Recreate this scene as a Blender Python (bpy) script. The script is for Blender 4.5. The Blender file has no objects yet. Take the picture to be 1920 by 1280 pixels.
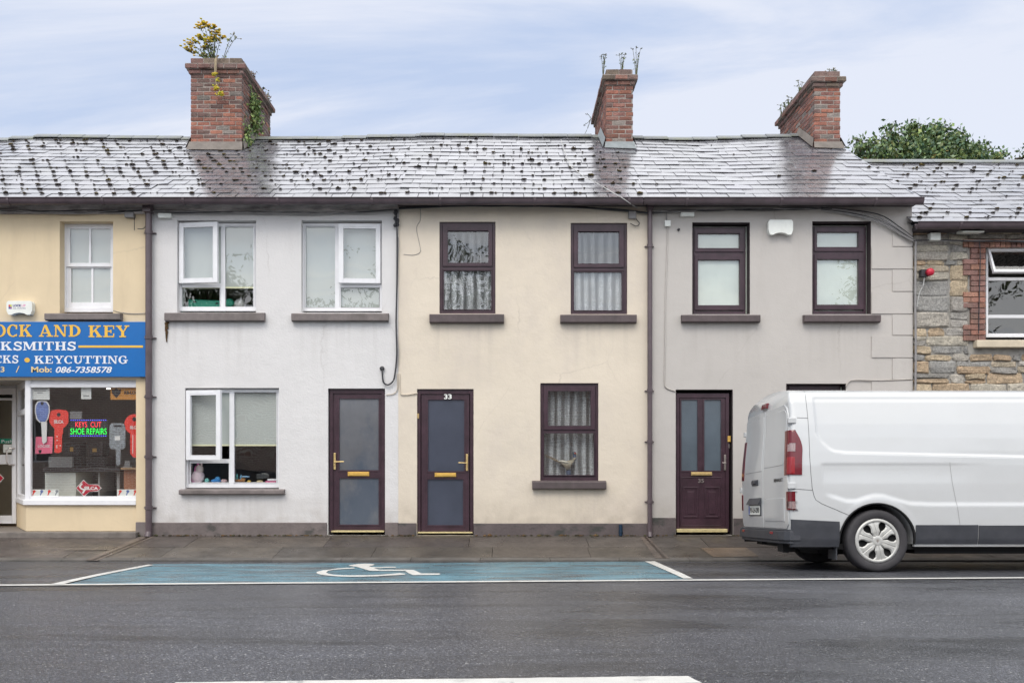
import bpy, bmesh, math, random
from mathutils import Vector, Matrix, noise
R = math.radians
random.seed(7)
SC = bpy.context.scene
COL = SC.collection
# ---------------------------------------------------------------- camera
F, CX, HY, D, H = 1650.0, 950.0, 860.0, 12.89, 1.1172      # focal length and principal point measured on the photo
cam = bpy.data.cameras.new('camera'); camo = bpy.data.objects.new('camera', cam); COL.objects.link(camo)
camo.location = (0, -D, H); camo.rotation_euler = (R(90), 0, 0)
cam.sensor_width = 36; cam.lens = F/1920*36; cam.shift_x = 10/1920; cam.shift_y = 220/1920
cam.clip_end = 3000; cam.clip_start = .05
SC.camera = camo
# ---------------------------------------------------------------- sky and sun
SUN_EL, SUN_AZ = R(50), R(200)
w = bpy.data.worlds.new('World'); SC.world = w; w.use_nodes = True
nt = w.node_tree; nt.nodes.clear()
def N(t, typ, **k):
    n = t.nodes.new(typ)
    for a, b in k.items():
        if a in n.bl_rna.properties: setattr(n, a, b)
        else: n.inputs[a].default_value = b
    return n
def ramp(t, fac, stops, interp='LINEAR'):
    r = t.nodes.new('ShaderNodeValToRGB'); r.color_ramp.interpolation = interp
    e = r.color_ramp.elements
    while len(e) < len(stops): e.new(.5)
    for i, (p, c) in enumerate(stops):
        e[i].position = p; e[i].color = c if len(c) == 4 else (*c, 1)
    t.links.new(fac, r.inputs[0]); return r.outputs[0]
def g(v): return (v, v, v)
out = N(nt, 'ShaderNodeOutputWorld'); bg = N(nt, 'ShaderNodeBackground', Strength=.1)
nt.links.new(bg.outputs[0], out.inputs[0])
sky = N(nt, 'ShaderNodeTexSky', sky_type='NISHITA', sun_disc=False, sun_elevation=SUN_EL, sun_rotation=SUN_AZ, air_density=1.0, dust_density=1.6, ozone_density=1.5)
tc = N(nt, 'ShaderNodeTexCoord')
sep = N(nt, 'ShaderNodeSeparateXYZ'); nt.links.new(tc.outputs['Generated'], sep.inputs[0])
# streaky high cloud: direction projected on a flat layer
dv = N(nt, 'ShaderNodeMath', operation='MAXIMUM'); dv.inputs[1].default_value = .0; nt.links.new(sep.outputs[2], dv.inputs[0])
ad = N(nt, 'ShaderNodeMath', operation='ADD'); ad.inputs[1].default_value = .18; nt.links.new(dv.outputs[0], ad.inputs[0])
cx_ = N(nt, 'ShaderNodeMath', operation='DIVIDE'); nt.links.new(sep.outputs[0], cx_.inputs[0]); nt.links.new(ad.outputs[0], cx_.inputs[1])
cy_ = N(nt, 'ShaderNodeMath', operation='DIVIDE'); nt.links.new(sep.outputs[1], cy_.inputs[0]); nt.links.new(ad.outputs[0], cy_.inputs[1])
cb = N(nt, 'ShaderNodeCombineXYZ'); nt.links.new(cx_.outputs[0], cb.inputs[0]); nt.links.new(cy_.outputs[0], cb.inputs[1])
mp = N(nt, 'ShaderNodeMapping'); mp.inputs['Rotation'].default_value = (0, 0, R(40)); mp.inputs['Scale'].default_value = (.55, 1.9, 1); mp.inputs['Location'].default_value = (3.1, .4, 0)
nt.links.new(cb.outputs[0], mp.inputs[0])
nz = N(nt, 'ShaderNodeTexNoise', Scale=1.0, Detail=9.0, Roughness=.58, Distortion=.9); nt.links.new(mp.outputs[0], nz.inputs['Vector'])
cloud = ramp(nt, nz.outputs[0], [(.41, g(.0)), (.5, g(.42)), (.585, g(1))])
el = ramp(nt, sep.outputs[2], [(0, (7.9, 8.6, 9.9)), (.2, (6.9, 7.9, 10.0)), (.46, (6.2, 7.4, 9.9)), (.62, (14, 14.2, 15)), (.8, (18, 18.1, 18.6)), (1, (17, 17.1, 17.4))])
elc = ramp(nt, sep.outputs[2], [(0, (9.2, 9.5, 10.3)), (.2, (9.3, 9.7, 10.8)), (.46, (9.5, 9.9, 11.1)), (.62, (17, 17.1, 17.6)), (.8, (20, 20, 20.4)), (1, (18, 18, 18.2))])
m1 = N(nt, 'ShaderNodeMixRGB'); nt.links.new(cloud, m1.inputs[0]); nt.links.new(el, m1.inputs[1]); nt.links.new(elc, m1.inputs[2])
m2 = N(nt, 'ShaderNodeMixRGB'); m2.inputs[0].default_value = .8; nt.links.new(sky.outputs[0], m2.inputs[1]); nt.links.new(m1.outputs[0], m2.inputs[2])
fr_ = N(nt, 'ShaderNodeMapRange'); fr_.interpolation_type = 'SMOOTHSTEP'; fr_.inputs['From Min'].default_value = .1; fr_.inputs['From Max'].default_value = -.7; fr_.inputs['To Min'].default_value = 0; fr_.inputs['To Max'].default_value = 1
nt.links.new(sep.outputs[1], fr_.inputs['Value'])       # unseen sky behind the camera, brightened and made more neutral as added facade fill
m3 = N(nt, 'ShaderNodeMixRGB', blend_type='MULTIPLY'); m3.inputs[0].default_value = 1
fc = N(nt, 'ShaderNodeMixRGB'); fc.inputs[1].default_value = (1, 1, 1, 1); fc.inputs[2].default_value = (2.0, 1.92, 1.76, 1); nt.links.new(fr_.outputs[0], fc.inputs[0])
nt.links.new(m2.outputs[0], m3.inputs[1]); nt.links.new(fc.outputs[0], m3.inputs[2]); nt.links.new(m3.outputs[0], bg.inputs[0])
sl = bpy.data.lights.new('sun', 'SUN'); sl.energy = 1.1; sl.angle = R(24); sl.color = (1, .97, .92)
so = bpy.data.objects.new('sun', sl); COL.objects.link(so)
sd = Vector((math.sin(SUN_AZ)*math.cos(SUN_EL), math.cos(SUN_AZ)*math.cos(SUN_EL), math.sin(SUN_EL)))
so.rotation_euler = sd.to_track_quat('Z', 'Y').to_euler(); so.location = (0, -20, 20)
vs = SC.view_settings; vs.view_transform = 'Standard'; vs.look = 'None'; vs.exposure = 0.0; vs.gamma = 1; vs.use_curve_mapping = False
# ---------------------------------------------------------------- photo pixel -> world at a given depth
def lerp_tab(T, v):
    if v <= T[0][0]: return T[0][1]
    for (a, b), (c, d) in zip(T, T[1:]):
        if v <= c: return b+(d-b)*(v-a)/(c-a)
    return T[-1][1]
def X(px, y=0.): return (px-CX)*(D+y)/F
def Z(py, y=0.): return H-(py-HY)*(D+y)/F
# ---------------------------------------------------------------- mesh helpers
ORG = {}
class MB:
    def __init__(s): s.v = []; s.f = []; s.c = []; s.s = []
    def add(s, vs, fs, col=None, smooth=False):
        b = len(s.v); s.v += [tuple(v) for v in vs]
        for f in fs: s.f.append([b+i for i in f]); s.c.append(col or (1, 1, 1)); s.s.append(smooth)
        return s
    def box(s, x0, x1, y0, y1, z0, z1, col=None, jit=0):
        vs = [(x, y, z) for x in (x0, x1) for y in (y0, y1) for z in (z0, z1)]
        if jit: vs = [(a+random.uniform(-jit, jit), b+random.uniform(-jit, jit), c+random.uniform(-jit, jit)) for a, b, c in vs]
        return s.add(vs, [(0, 1, 3, 2), (4, 6, 7, 5), (0, 4, 5, 1), (2, 3, 7, 6), (0, 2, 6, 4), (1, 5, 7, 3)], col)
    def pb(s, a, b, t, m, y0, y1, col=None):            # box whose front face shows at photo pixels a..b, t..m
        return s.box(X(a, y0), X(b, y0), y0, y1, Z(m, y0), Z(t, y0), col)
    def quad(s, a, b, t, m, y, col=None):
        return s.add([(X(a, y), y, Z(m, y)), (X(b, y), y, Z(m, y)), (X(b, y), y, Z(t, y)), (X(a, y), y, Z(t, y))], [(0, 1, 2, 3)], col)
    def ring(s, a, b, t, m, wl, wr, wt, wb, y0, y1, col=None):   # rectangular frame, widths in pixels
        s.pb(a, a+wl, t, m, y0, y1, col); s.pb(b-wr, b, t, m, y0, y1, col)
        s.pb(a+wl, b-wr, t, t+wt, y0+.001, y1, col); s.pb(a+wl, b-wr, m-wb, m, y0+.001, y1, col); return s
    def prism(s, pts, y0, y1, col=None, smooth=False):  # pts in (x,z), extruded in y
        n = len(pts); vs = [(p[0], y0, p[1]) for p in pts]+[(p[0], y1, p[1]) for p in pts]
        s.add(vs, [tuple(range(n)), tuple(range(2*n-1, n-1, -1))], col)
        s.add(vs, [(i, (i+1) % n, n+(i+1) % n, n+i) for i in range(n)], col, smooth); return s
    def prismx(s, pts, x0, x1, col=None, smooth=False): # pts in (y,z), extruded in x
        n = len(pts); vs = [(x0, *p) for p in pts]+[(x1, *p) for p in pts]
        s.add(vs, [tuple(range(n)), tuple(range(2*n-1, n-1, -1))], col)
        s.add(vs, [(i, (i+1) % n, n+(i+1) % n, n+i) for i in range(n)], col, smooth); return s
    def prismz(s, pts, z0, z1, col=None):
        n = len(pts); vs = [(p[0], p[1], z0) for p in pts]+[(p[0], p[1], z1) for p in pts]
        return s.add(vs, [tuple(range(n)), tuple(range(2*n-1, n-1, -1))]+[(i, (i+1) % n, n+(i+1) % n, n+i) for i in range(n)], col)
    def tube(s, path, r, n=6, col=None, r2=None, cap=True):
        P = [Vector(p) for p in path]; rings = []
        for i, p in enumerate(P):
            d = (P[min(i+1, len(P)-1)]-P[max(i-1, 0)]).normalized()
            u = d.cross(Vector((0, 0, 1)) if abs(d.z) < .9 else Vector((1, 0, 0))).normalized(); v = d.cross(u)
            rr = r if r2 is None else r+(r2-r)*i/(len(P)-1)
            rings.append([p+(u*math.cos(2*math.pi*k/n)+v*math.sin(2*math.pi*k/n))*rr for k in range(n)])
        vs = [q for rg in rings for q in rg]
        fs = [(i*n+k, i*n+(k+1) % n, (i+1)*n+(k+1) % n, (i+1)*n+k) for i in range(len(P)-1) for k in range(n)]
        s.add(vs, fs, col, True)
        if cap: s.add(vs, [tuple(range(n)), tuple(range((len(P)-1)*n, len(P)*n))], col)
        return s
    def lathe(s, prof, c, axis='z', n=24, col=None):     # prof (r,h) around axis through c
        vs = []
        for r, h in prof:
            for k in range(n):
                a = 2*math.pi*k/n; p, q = r*math.cos(a), r*math.sin(a)
                o = {'z': (p, q, h), 'y': (p, h, q), 'x': (h, p, q)}[axis]
                vs.append((c[0]+o[0], c[1]+o[1], c[2]+o[2]))
        m = len(prof)
        return s.add(vs, [(i*n+k, i*n+(k+1) % n, (i+1)*n+(k+1) % n, (i+1)*n+k) for i in range(m-1) for k in range(n)], col, True)
    def blob(s, c, sx, sy, sz, jit=.25, col=None, sub=1):
        bm = bmesh.new(); bmesh.ops.create_icosphere(bm, subdivisions=sub, radius=1)
        vs = [(c[0]+v.co.x*sx*(1+random.uniform(-jit, jit)), c[1]+v.co.y*sy*(1+random.uniform(-jit, jit)), c[2]+v.co.z*sz*(1+random.uniform(-jit, jit))) for v in bm.verts]
        fs = [[v.index for v in f.verts] for f in bm.faces]; bm.free()
        return s.add(vs, fs, col, True)
    def xf(s, fn, start=0):
        s.v[start:] = [tuple(fn(*v)) for v in s.v[start:]]; return s
    def build(s, name, mat, parent=None, bevel=0, smooth=None, recalc=True, segs=2):
        o0 = ORG.get(parent.name, Vector((0, 0, 0))) if parent else Vector((0, 0, 0))
        me = bpy.data.meshes.new(name)
        me.from_pydata([(a-o0.x, b-o0.y, c-o0.z) for a, b, c in s.v], [], s.f)
        me.polygons.foreach_set('use_smooth', [bool(x) if smooth is None else smooth for x in s.s])
        ca = me.color_attributes.new('Col', 'FLOAT_COLOR', 'CORNER'); buf = []
        for p in me.polygons: buf += [*s.c[p.index], 1]*p.loop_total
        ca.data.foreach_set('color', buf)
        if recalc:
            bm = bmesh.new(); bm.from_mesh(me); bmesh.ops.recalc_face_normals(bm, faces=bm.faces); bm.to_mesh(me); bm.free()
        me.materials.append(mat); me.update()
        o = bpy.data.objects.new(name, me); COL.objects.link(o)
        if parent: o.parent = parent; ORG[o.name] = o0.copy()
        if bevel:
            bv = o.modifiers.new('bevel', 'BEVEL'); bv.width = bevel; bv.segments = segs; bv.limit_method = 'ANGLE'; bv.angle_limit = R(35)
        return o
def tag(o, label, cat=None, group=None, kind=None):
    if label: o['label'] = label
    if cat: o['category'] = cat
    if group: o['group'] = group
    if kind: o['kind'] = kind
    return o
def thing(name, loc, label, cat, group=None):
    o = bpy.data.objects.new(name, None); COL.objects.link(o); o.location = loc; o.empty_display_size = .2
    ORG[o.name] = Vector(loc); return tag(o, label, cat, group)
def solo(mb, name, mat, label, cat, group=None, **k):   # one-mesh thing, origin moved to its own middle
    n = len(mb.v); c = Vector((sum(v[0] for v in mb.v)/n, sum(v[1] for v in mb.v)/n, min(v[2] for v in mb.v)))
    mb.v = [(a-c.x, b-c.y, z-c.z) for a, b, z in mb.v]
    o = mb.build(name, mat, None, **k); o.location = c; ORG[o.name] = c; return tag(o, label, cat, group)
def struct(mb, name, mat, **k):
    o = mb.build(name, mat, None, **k); o['kind'] = 'structure'; return o
# ---------------------------------------------------------------- materials
def M(name, col, rough=.6, var=.12, vs=3., bump=0., bs=60., bd=.01, metal=0., spec=.5, vcol=False, stain=0., stainc=(.1, .08, .06), stains=(2.5, 2.5, .5), coat=0., rv=0., emit=0., fine=0., fs=150., st=(.5, .7), bump2=0., bs2=4., crack=0., dirt=0., drips=(), cs=.75):
    m = bpy.data.materials.new(name); m.use_nodes = True; t = m.node_tree; b = t.nodes['Principled BSDF']; L = t.links.new
    b.inputs['Roughness'].default_value = rough; b.inputs['Metallic'].default_value = metal
    b.inputs['Specular IOR Level'].default_value = spec; b.inputs['Coat Weight'].default_value = coat; b.inputs['Coat Roughness'].default_value = .06
    tc = N(t, 'ShaderNodeTexCoord'); oc = tc.outputs['Object']
    n1 = N(t, 'ShaderNodeTexNoise', Scale=vs, Detail=6.0, Roughness=.6); L(oc, n1.inputs['Vector'])
    lo = tuple(c*(1-var) for c in col); hi = tuple(min(1, c*(1+var)) for c in col)
    c = ramp(t, n1.outputs[0], [(.3, lo), (.7, hi)])
    if vcol:
        a = N(t, 'ShaderNodeVertexColor', layer_name='Col'); mx = N(t, 'ShaderNodeMixRGB', blend_type='MULTIPLY'); mx.inputs[0].default_value = 1
        L(c, mx.inputs[1]); L(a.outputs[0], mx.inputs[2]); c = mx.outputs[0]
    if fine:
        n3 = N(t, 'ShaderNodeTexNoise', Scale=fs, Detail=3.0); L(oc, n3.inputs['Vector'])
        r3 = ramp(t, n3.outputs[0], [(.35, g(1-fine)), (.65, g(1+fine))]); mx = N(t, 'ShaderNodeMixRGB', blend_type='MULTIPLY'); mx.inputs[0].default_value = 1
        L(c, mx.inputs[1]); L(r3, mx.inputs[2]); c = mx.outputs[0]
    if stain:
        mp = N(t, 'ShaderNodeMapping'); mp.inputs['Scale'].default_value = stains; L(oc, mp.inputs[0])
        n2 = N(t, 'ShaderNodeTexNoise', Scale=1.0, Detail=8.0, Roughness=.65); L(mp.outputs[0], n2.inputs['Vector'])
        r2 = ramp(t, n2.outputs[0], [(st[0], g(0)), (st[1], g(stain))]); mx = N(t, 'ShaderNodeMixRGB')
        L(r2, mx.inputs[0]); L(c, mx.inputs[1]); mx.inputs[2].default_value = (*stainc, 1); c = mx.outputs[0]
    def mixin(fac, colr, c):
        mx = N(t, 'ShaderNodeMixRGB'); L(fac, mx.inputs[0]); L(c, mx.inputs[1]); mx.inputs[2].default_value = (*colr, 1); return mx.outputs[0]
    def mth(op, a, bb, clamp=False):
        n = N(t, 'ShaderNodeMath', operation=op); n.use_clamp = clamp
        for i, v in enumerate((a, bb)):
            if isinstance(v, (int, float)): n.inputs[i].default_value = v
            else: L(v, n.inputs[i])
        return n.outputs[0]
    if crack or dirt or drips: sp = N(t, 'ShaderNodeSeparateXYZ'); L(oc, sp.inputs[0])
    if crack:
        nd = N(t, 'ShaderNodeTexNoise', Scale=2.3, Detail=8.0, Roughness=.7); L(oc, nd.inputs['Vector'])
        mv = N(t, 'ShaderNodeMixRGB'); mv.inputs[0].default_value = .16; L(oc, mv.inputs[1]); L(nd.outputs['Color'], mv.inputs[2])
        vo = N(t, 'ShaderNodeTexVoronoi', feature='DISTANCE_TO_EDGE', Scale=cs); L(mv.outputs[0], vo.inputs['Vector'])
        n5 = N(t, 'ShaderNodeTexNoise', Scale=cs*1.3, Detail=3.0); L(oc, n5.inputs['Vector'])
        cr = mth('MULTIPLY', ramp(t, vo.outputs['Distance'], [(.0, g(1)), (.002, g(.6)), (.0055, g(0))]), ramp(t, n5.outputs[0], [(.52, g(0)), (.66, g(crack))])); c = mixin(cr, (.22, .18, .15), c)
    if dirt:
        n6 = N(t, 'ShaderNodeTexNoise', Scale=5.0, Detail=6.0); L(oc, n6.inputs['Vector'])
        hz = mth('MULTIPLY', mth('SUBTRACT', .62, sp.outputs[2], True), 1.9, True); c = mixin(mth('MULTIPLY', mth('MULTIPLY', hz, ramp(t, n6.outputs[0], [(.35, g(.15)), (.7, g(1))])), dirt), (.26, .22, .17), c)
    for (dx0, dx1, dz) in drips:                       # run-off stains below the ends and middle of each sill
        n7 = N(t, 'ShaderNodeTexNoise', Scale=1.0, Detail=4.0); mq = N(t, 'ShaderNodeMapping'); mq.inputs['Scale'].default_value = (11, 1, .5); L(oc, mq.inputs[0]); L(mq.outputs[0], n7.inputs['Vector'])
        inx = mth('MULTIPLY', mth('MULTIPLY', mth('SUBTRACT', sp.outputs[0], dx0), 12, True), mth('MULTIPLY', mth('SUBTRACT', dx1, sp.outputs[0]), 12, True), True)
        dn = mth('SUBTRACT', dz, sp.outputs[2]); iz = mth('MULTIPLY', mth('MULTIPLY', dn, 60, True), mth('SUBTRACT', 1, mth('MULTIPLY', dn, 1.15), True), True)
        c = mixin(mth('MULTIPLY', mth('MULTIPLY', inx, iz), ramp(t, n7.outputs[0], [(.46, g(0)), (.66, g(.17))])), (.30, .27, .24), c)
    L(c, b.inputs['Base Color'])
    if rv:
        nr = N(t, 'ShaderNodeTexNoise', Scale=vs*1.7, Detail=4.0); L(oc, nr.inputs['Vector'])
        rr = ramp(t, nr.outputs[0], [(.35, g(max(.02, rough-rv))), (.65, g(min(1, rough+rv)))]); L(rr, b.inputs['Roughness'])
    prev = None
    for amt, scl, dist in ((bump, bs, bd), (bump2, bs2, .03)):
        if amt:
            nb = N(t, 'ShaderNodeTexNoise', Scale=scl, Detail=5.0, Roughness=.6); L(oc, nb.inputs['Vector'])
            bp = N(t, 'ShaderNodeBump', Strength=amt, Distance=dist); L(nb.outputs[0], bp.inputs['Height'])
            if prev: L(prev, bp.inputs['Normal'])
            prev = bp.outputs[0]
    if prev: L(prev, b.inputs['Normal'])
    if emit: L(c, b.inputs['Emission Color']); b.inputs['Emission Strength'].default_value = emit
    return m
def glassmat(name, ior=2.1, tint=(1, 1, 1), rough=0.0, wob=.02):
    m = bpy.data.materials.new(name); m.use_nodes = True; t = m.node_tree; t.nodes.clear(); L = t.links.new
    o = N(t, 'ShaderNodeOutputMaterial'); mx = N(t, 'ShaderNodeMixShader'); tr = N(t, 'ShaderNodeBsdfTransparent'); tr.inputs[0].default_value = (*tint, 1)
    gl = N(t, 'ShaderNodeBsdfGlossy', Roughness=rough); lw = N(t, 'ShaderNodeLayerWeight'); pw = N(t, 'ShaderNodeMath', operation='POWER'); L(lw.outputs['Facing'], pw.inputs[0]); pw.inputs[1].default_value = 5.0
    fr = N(t, 'ShaderNodeMath', operation='MULTIPLY_ADD'); L(pw.outputs[0], fr.inputs[0]); fr.inputs[1].default_value = .8; r0 = ((ior-1)/(ior+1))**2; fr.inputs[2].default_value = r0
    if wob:
        tc = N(t, 'ShaderNodeTexCoord'); nb = N(t, 'ShaderNodeTexNoise', Scale=2.2, Detail=1.0); L(tc.outputs['Object'], nb.inputs['Vector'])
        bp = N(t, 'ShaderNodeBump', Strength=1.0, Distance=wob*.1); L(nb.outputs[0], bp.inputs['Height']); L(bp.outputs[0], gl.inputs['Normal'])
    L(fr.outputs[0], mx.inputs[0]); L(tr.outputs[0], mx.inputs[1]); L(gl.outputs[0], mx.inputs[2]); L(mx.outputs[0], o.inputs[0]); return m
def lacemat(nm='lace', lo=.35, dens=1.):
    m = bpy.data.materials.new(nm); m.use_nodes = True; t = m.node_tree; t.nodes.clear(); L = t.links.new
    o = N(t, 'ShaderNodeOutputMaterial'); mx = N(t, 'ShaderNodeMixShader'); tr = N(t, 'ShaderNodeBsdfTransparent'); df = N(t, 'ShaderNodeBsdfDiffuse'); df.inputs[0].default_value = (.62, .65, .66, 1)
    tc = N(t, 'ShaderNodeTexCoord'); v = N(t, 'ShaderNodeTexVoronoi', Scale=60.0); L(tc.outputs['Object'], v.inputs['Vector'])
    n = N(t, 'ShaderNodeTexNoise', Scale=9.0, Detail=5.0); L(tc.outputs['Object'], n.inputs['Vector'])
    a = N(t, 'ShaderNodeMath', operation='MULTIPLY'); L(v.outputs[0], a.inputs[0]); L(n.outputs[0], a.inputs[1])
    wv = N(t, 'ShaderNodeTexWave', Scale=2.6, Distortion=3.5, Detail=2.0); wv.inputs['Detail Scale'].default_value = 1.2; mw = N(t, 'ShaderNodeMapping'); mw.inputs['Scale'].default_value = (1, 0, .12); L(tc.outputs['Object'], mw.inputs[0]); L(mw.outputs[0], wv.inputs['Vector'])
    wr = ramp(t, wv.outputs[0], [(.1, g(lo*dens)), (.8, g(dens))]); mm = N(t, 'ShaderNodeMixRGB', blend_type='MULTIPLY'); mm.inputs[0].default_value = 1
    r = ramp(t, a.outputs[0], [(.06, g(.85)), (.3, g(.5))]); L(r, mm.inputs[1]); L(wr, mm.inputs[2]); L(mm.outputs[0], mx.inputs[0]); L(tr.outputs[0], mx.inputs[1]); L(df.outputs[0], mx.inputs[2]); L(mx.outputs[0], o.inputs[0]); return m
SD = lambda c, L_: [(X(a)-X(c), X(b)-X(c), Z(z)) for a, b, z in L_]
m_cream = M('render_yellow', crack=.25, cs=.5, drips=SD(60, ((83, 225, 601),)), col=(.68, .555, .375), rough=.8, var=.05, vs=1.4, bump=.25, bs=90, bd=.004, stain=.35, stainc=(.42, .33, .22), st=(.52, .8), bump2=.25, bs2=3)
m_white = M('render_white', crack=.22, cs=.66, dirt=.5, drips=SD(512, ((310, 493, 603), (548, 726, 603), (337, 530, 928))), col=(.655, .64, .635), rough=.8, var=.035, vs=1.2, bump=.5, bs=38, bd=.008, stain=.3, stainc=(.44, .42, .41), st=(.55, .85), bump2=.3, bs2=5)
m_ivory = M('render_ivory', crack=.26, cs=.85, dirt=.55, drips=SD(982, ((807, 943, 606), (1053, 1192, 606), (1000, 1135, 918))), col=(.67, .592, .487), rough=.8, var=.05, vs=1.1, bump=.3, bs=55, bd=.005, stain=.6, stainc=(.50, .44, .41), stains=(.9, .9, .7), st=(.47, .8), bump2=.5, bs2=2.6)
m_grey = M('render_grey', crack=.28, cs=.58, dirt=.5, drips=SD(1465, ((1281, 1424, 605), (1511, 1650, 605))), col=(.485, .457, .43), rough=.8, var=.04, vs=1.2, bump=.28, bs=55, bd=.005, stain=.3, stainc=(.36, .33, .30), st=(.52, .8), bump2=.35, bs2=3)
m_plinth = M('plinth_paint', (.15, .125, .12), .7, .2, 5, .5, 30, .012, stain=.8, stainc=(.05, .05, .045), stains=(3, 3, 6), st=(.55, .66))
m_plinthd = M('plinth_paint_dark', (.105, .085, .085), .65, .2, 5, .5, 30, .012, stain=.8, stainc=(.035, .04, .035), stains=(3, 3, 6), st=(.52, .64))
m_sillw = M('sill_stone', (.175, .15, .145), .75, .2, 8, .4, 60, .006, stain=.6, stainc=(.09, .08, .07))
m_silld = M('sill_brown', (.09, .068, .07), .6, .2, 8, .3, 60, .004, stain=.5, stainc=(.05, .045, .04))
m_reveal = M('reveal_brown', (.055, .042, .045), .7, .15, 8, .2)
m_upvc = M('white_upvc', (.78, .78, .80), .3, .05, 6, stain=.35, stainc=(.5, .52, .5), stains=(8, 8, 3), st=(.6, .8))
m_rose = M('rosewood_upvc', (.046, .022, .032), .38, .3, 6, .1, 40, .002, fine=.15, fs=60)
m_gut = M('gutter_brown', (.088, .066, .076), .35, .25, 5, stain=.5, stainc=(.06, .06, .05), stains=(1.5, 3, 8))
m_pipe = M('pipe_brown', (.10, .075, .083), .35, .2, 5)
m_band = M('eaves_band', (.52, .49, .48), .85, .3, 3, .5, 30, .01, stain=.7, stainc=(.12, .11, .11), stains=(2, 2, 9), st=(.45, .6))
m_soff = M('soffit_dark', (.06, .05, .055), .7, .2)
m_glass = glassmat('window_glass', 2.3)
m_curt = M('curtain_pale', (.53, .59, .53), .85, .08, 3)
m_shopg = glassmat('shop_glass', 2.45, wob=.01)
m_blind = M('roller_blind', (.44, .475, .45), .8, .05, 2, emit=0)
m_hem = M('blind_hem', (.75, .75, .5), .6, .03)
m_lace = lacemat()
m_lacet = lacemat('lace_thin', .2, .36)
m_room = M('room_wall', (.35, .33, .31), .9, .1)
m_floorb = M('floor_board', (.12, .08, .05), .6, .2)
m_brass = M('brass', (.74, .55, .25), .3, .15, 20, metal=.6)
m_thr = M('threshold_brass', (.62, .52, .27), .5, .2, 20, metal=.2)
m_gold = M('gold_plate', (.68, .42, .10), .4, .1, 20, metal=.35)
m_chrome = M('worn_metal', (.5, .45, .42), .35, .1, 20, metal=.9)
m_obsA = M('obscured_glass_blue', (.13, .135, .15), .24, .2, 1.3, stain=.6, stainc=(.035, .06, .10), stains=(1.3, 1, .9), st=(.42, .6), bump=.35, bs=60, bd=.003, spec=.9)
m_obsB = M('obscured_glass_slate', (.05, .058, .085), .3, .15, 2.2, .5, 85, .003, spec=.6)
m_obsC = M('obscured_glass_grey', (.085, .11, .135), .28, .2, 1.6, .5, 50, .004, spec=.8)
m_slate = M('slate', (.135, .135, .15), .27, .28, 9, .25, 14, .006, vcol=True, spec=1.0, rv=.08, coat=.8, stain=.3, stainc=(.26, .27, .27), stains=(2, 2, 2), st=(.56, .7))
m_slate.node_tree.nodes['Principled BSDF'].inputs['IOR'].default_value = 1.9
m_slate.node_tree.nodes['Principled BSDF'].inputs['Coat Roughness'].default_value = .16
m_moss = M('moss', (.075, .058, .035), .95, .45, 14, .8, 90, .02, vcol=True)
m_ridge = M('ridge_tile', (.19, .205, .215), .5, .2, 6, .3, 30, .01, stain=.6, stainc=(.16, .17, .06), stains=(3, 3, 3), st=(.5, .7))
m_brick = M('chimney_brick', (.70, .66, .66), .85, .32, 7, .8, 60, .012, vcol=True, fine=.24, fs=60, stain=.55, stainc=(.13, .12, .10), stains=(4, 4, 3), st=(.5, .72))
m_mortar = M('mortar', (.30, .26, .235), .9, .3, 8, .6, 60, .01)
m_lead = M('lead_flashing', (.20, .225, .235), .55, .2, 10, .4, 20, .01)
m_cem = M('cement', (.17, .15, .135), .85, .25, 6, .5, 40, .01)
m_stone = M('rubble_stone', (.92, .93, .95), .85, .3, 12, .9, 22, .03, vcol=True, fine=.22, fs=45, stain=.2, stainc=(.2, .19, .16), stains=(5, 5, 7), st=(.5, .7))
m_pointing = M('stone_pointing', (.30, .285, .26), .95, .25, 8, .8, 50, .01)
m_cable = M('cable_black', (.03, .03, .035), .5, .1)
m_cableg = M('cable_grey', (.26, .25, .25), .6, .2, 8)
m_cablew = M('cable_white', (.42, .42, .41), .5, .1)
m_pw = M('plastic_white', (.78, .80, .76), .4, .05, 6, stain=.3, stainc=(.5, .52, .45), stains=(6, 6, 3))
m_leaf = M('leaf', (1, 1, 1), .6, .3, 3, vcol=True)
m_bark = M('bark', (.09, .07, .05), .9, .3, 10, .8, 30, .02)
m_paintw = M('road_paint_white', (.55, .545, .52), .6, .12, 6, .4, 300, .003, stain=.75, stainc=(.16, .16, .165), stains=(9, 9, 9), st=(.56, .72), fine=.1, fs=200)
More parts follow.
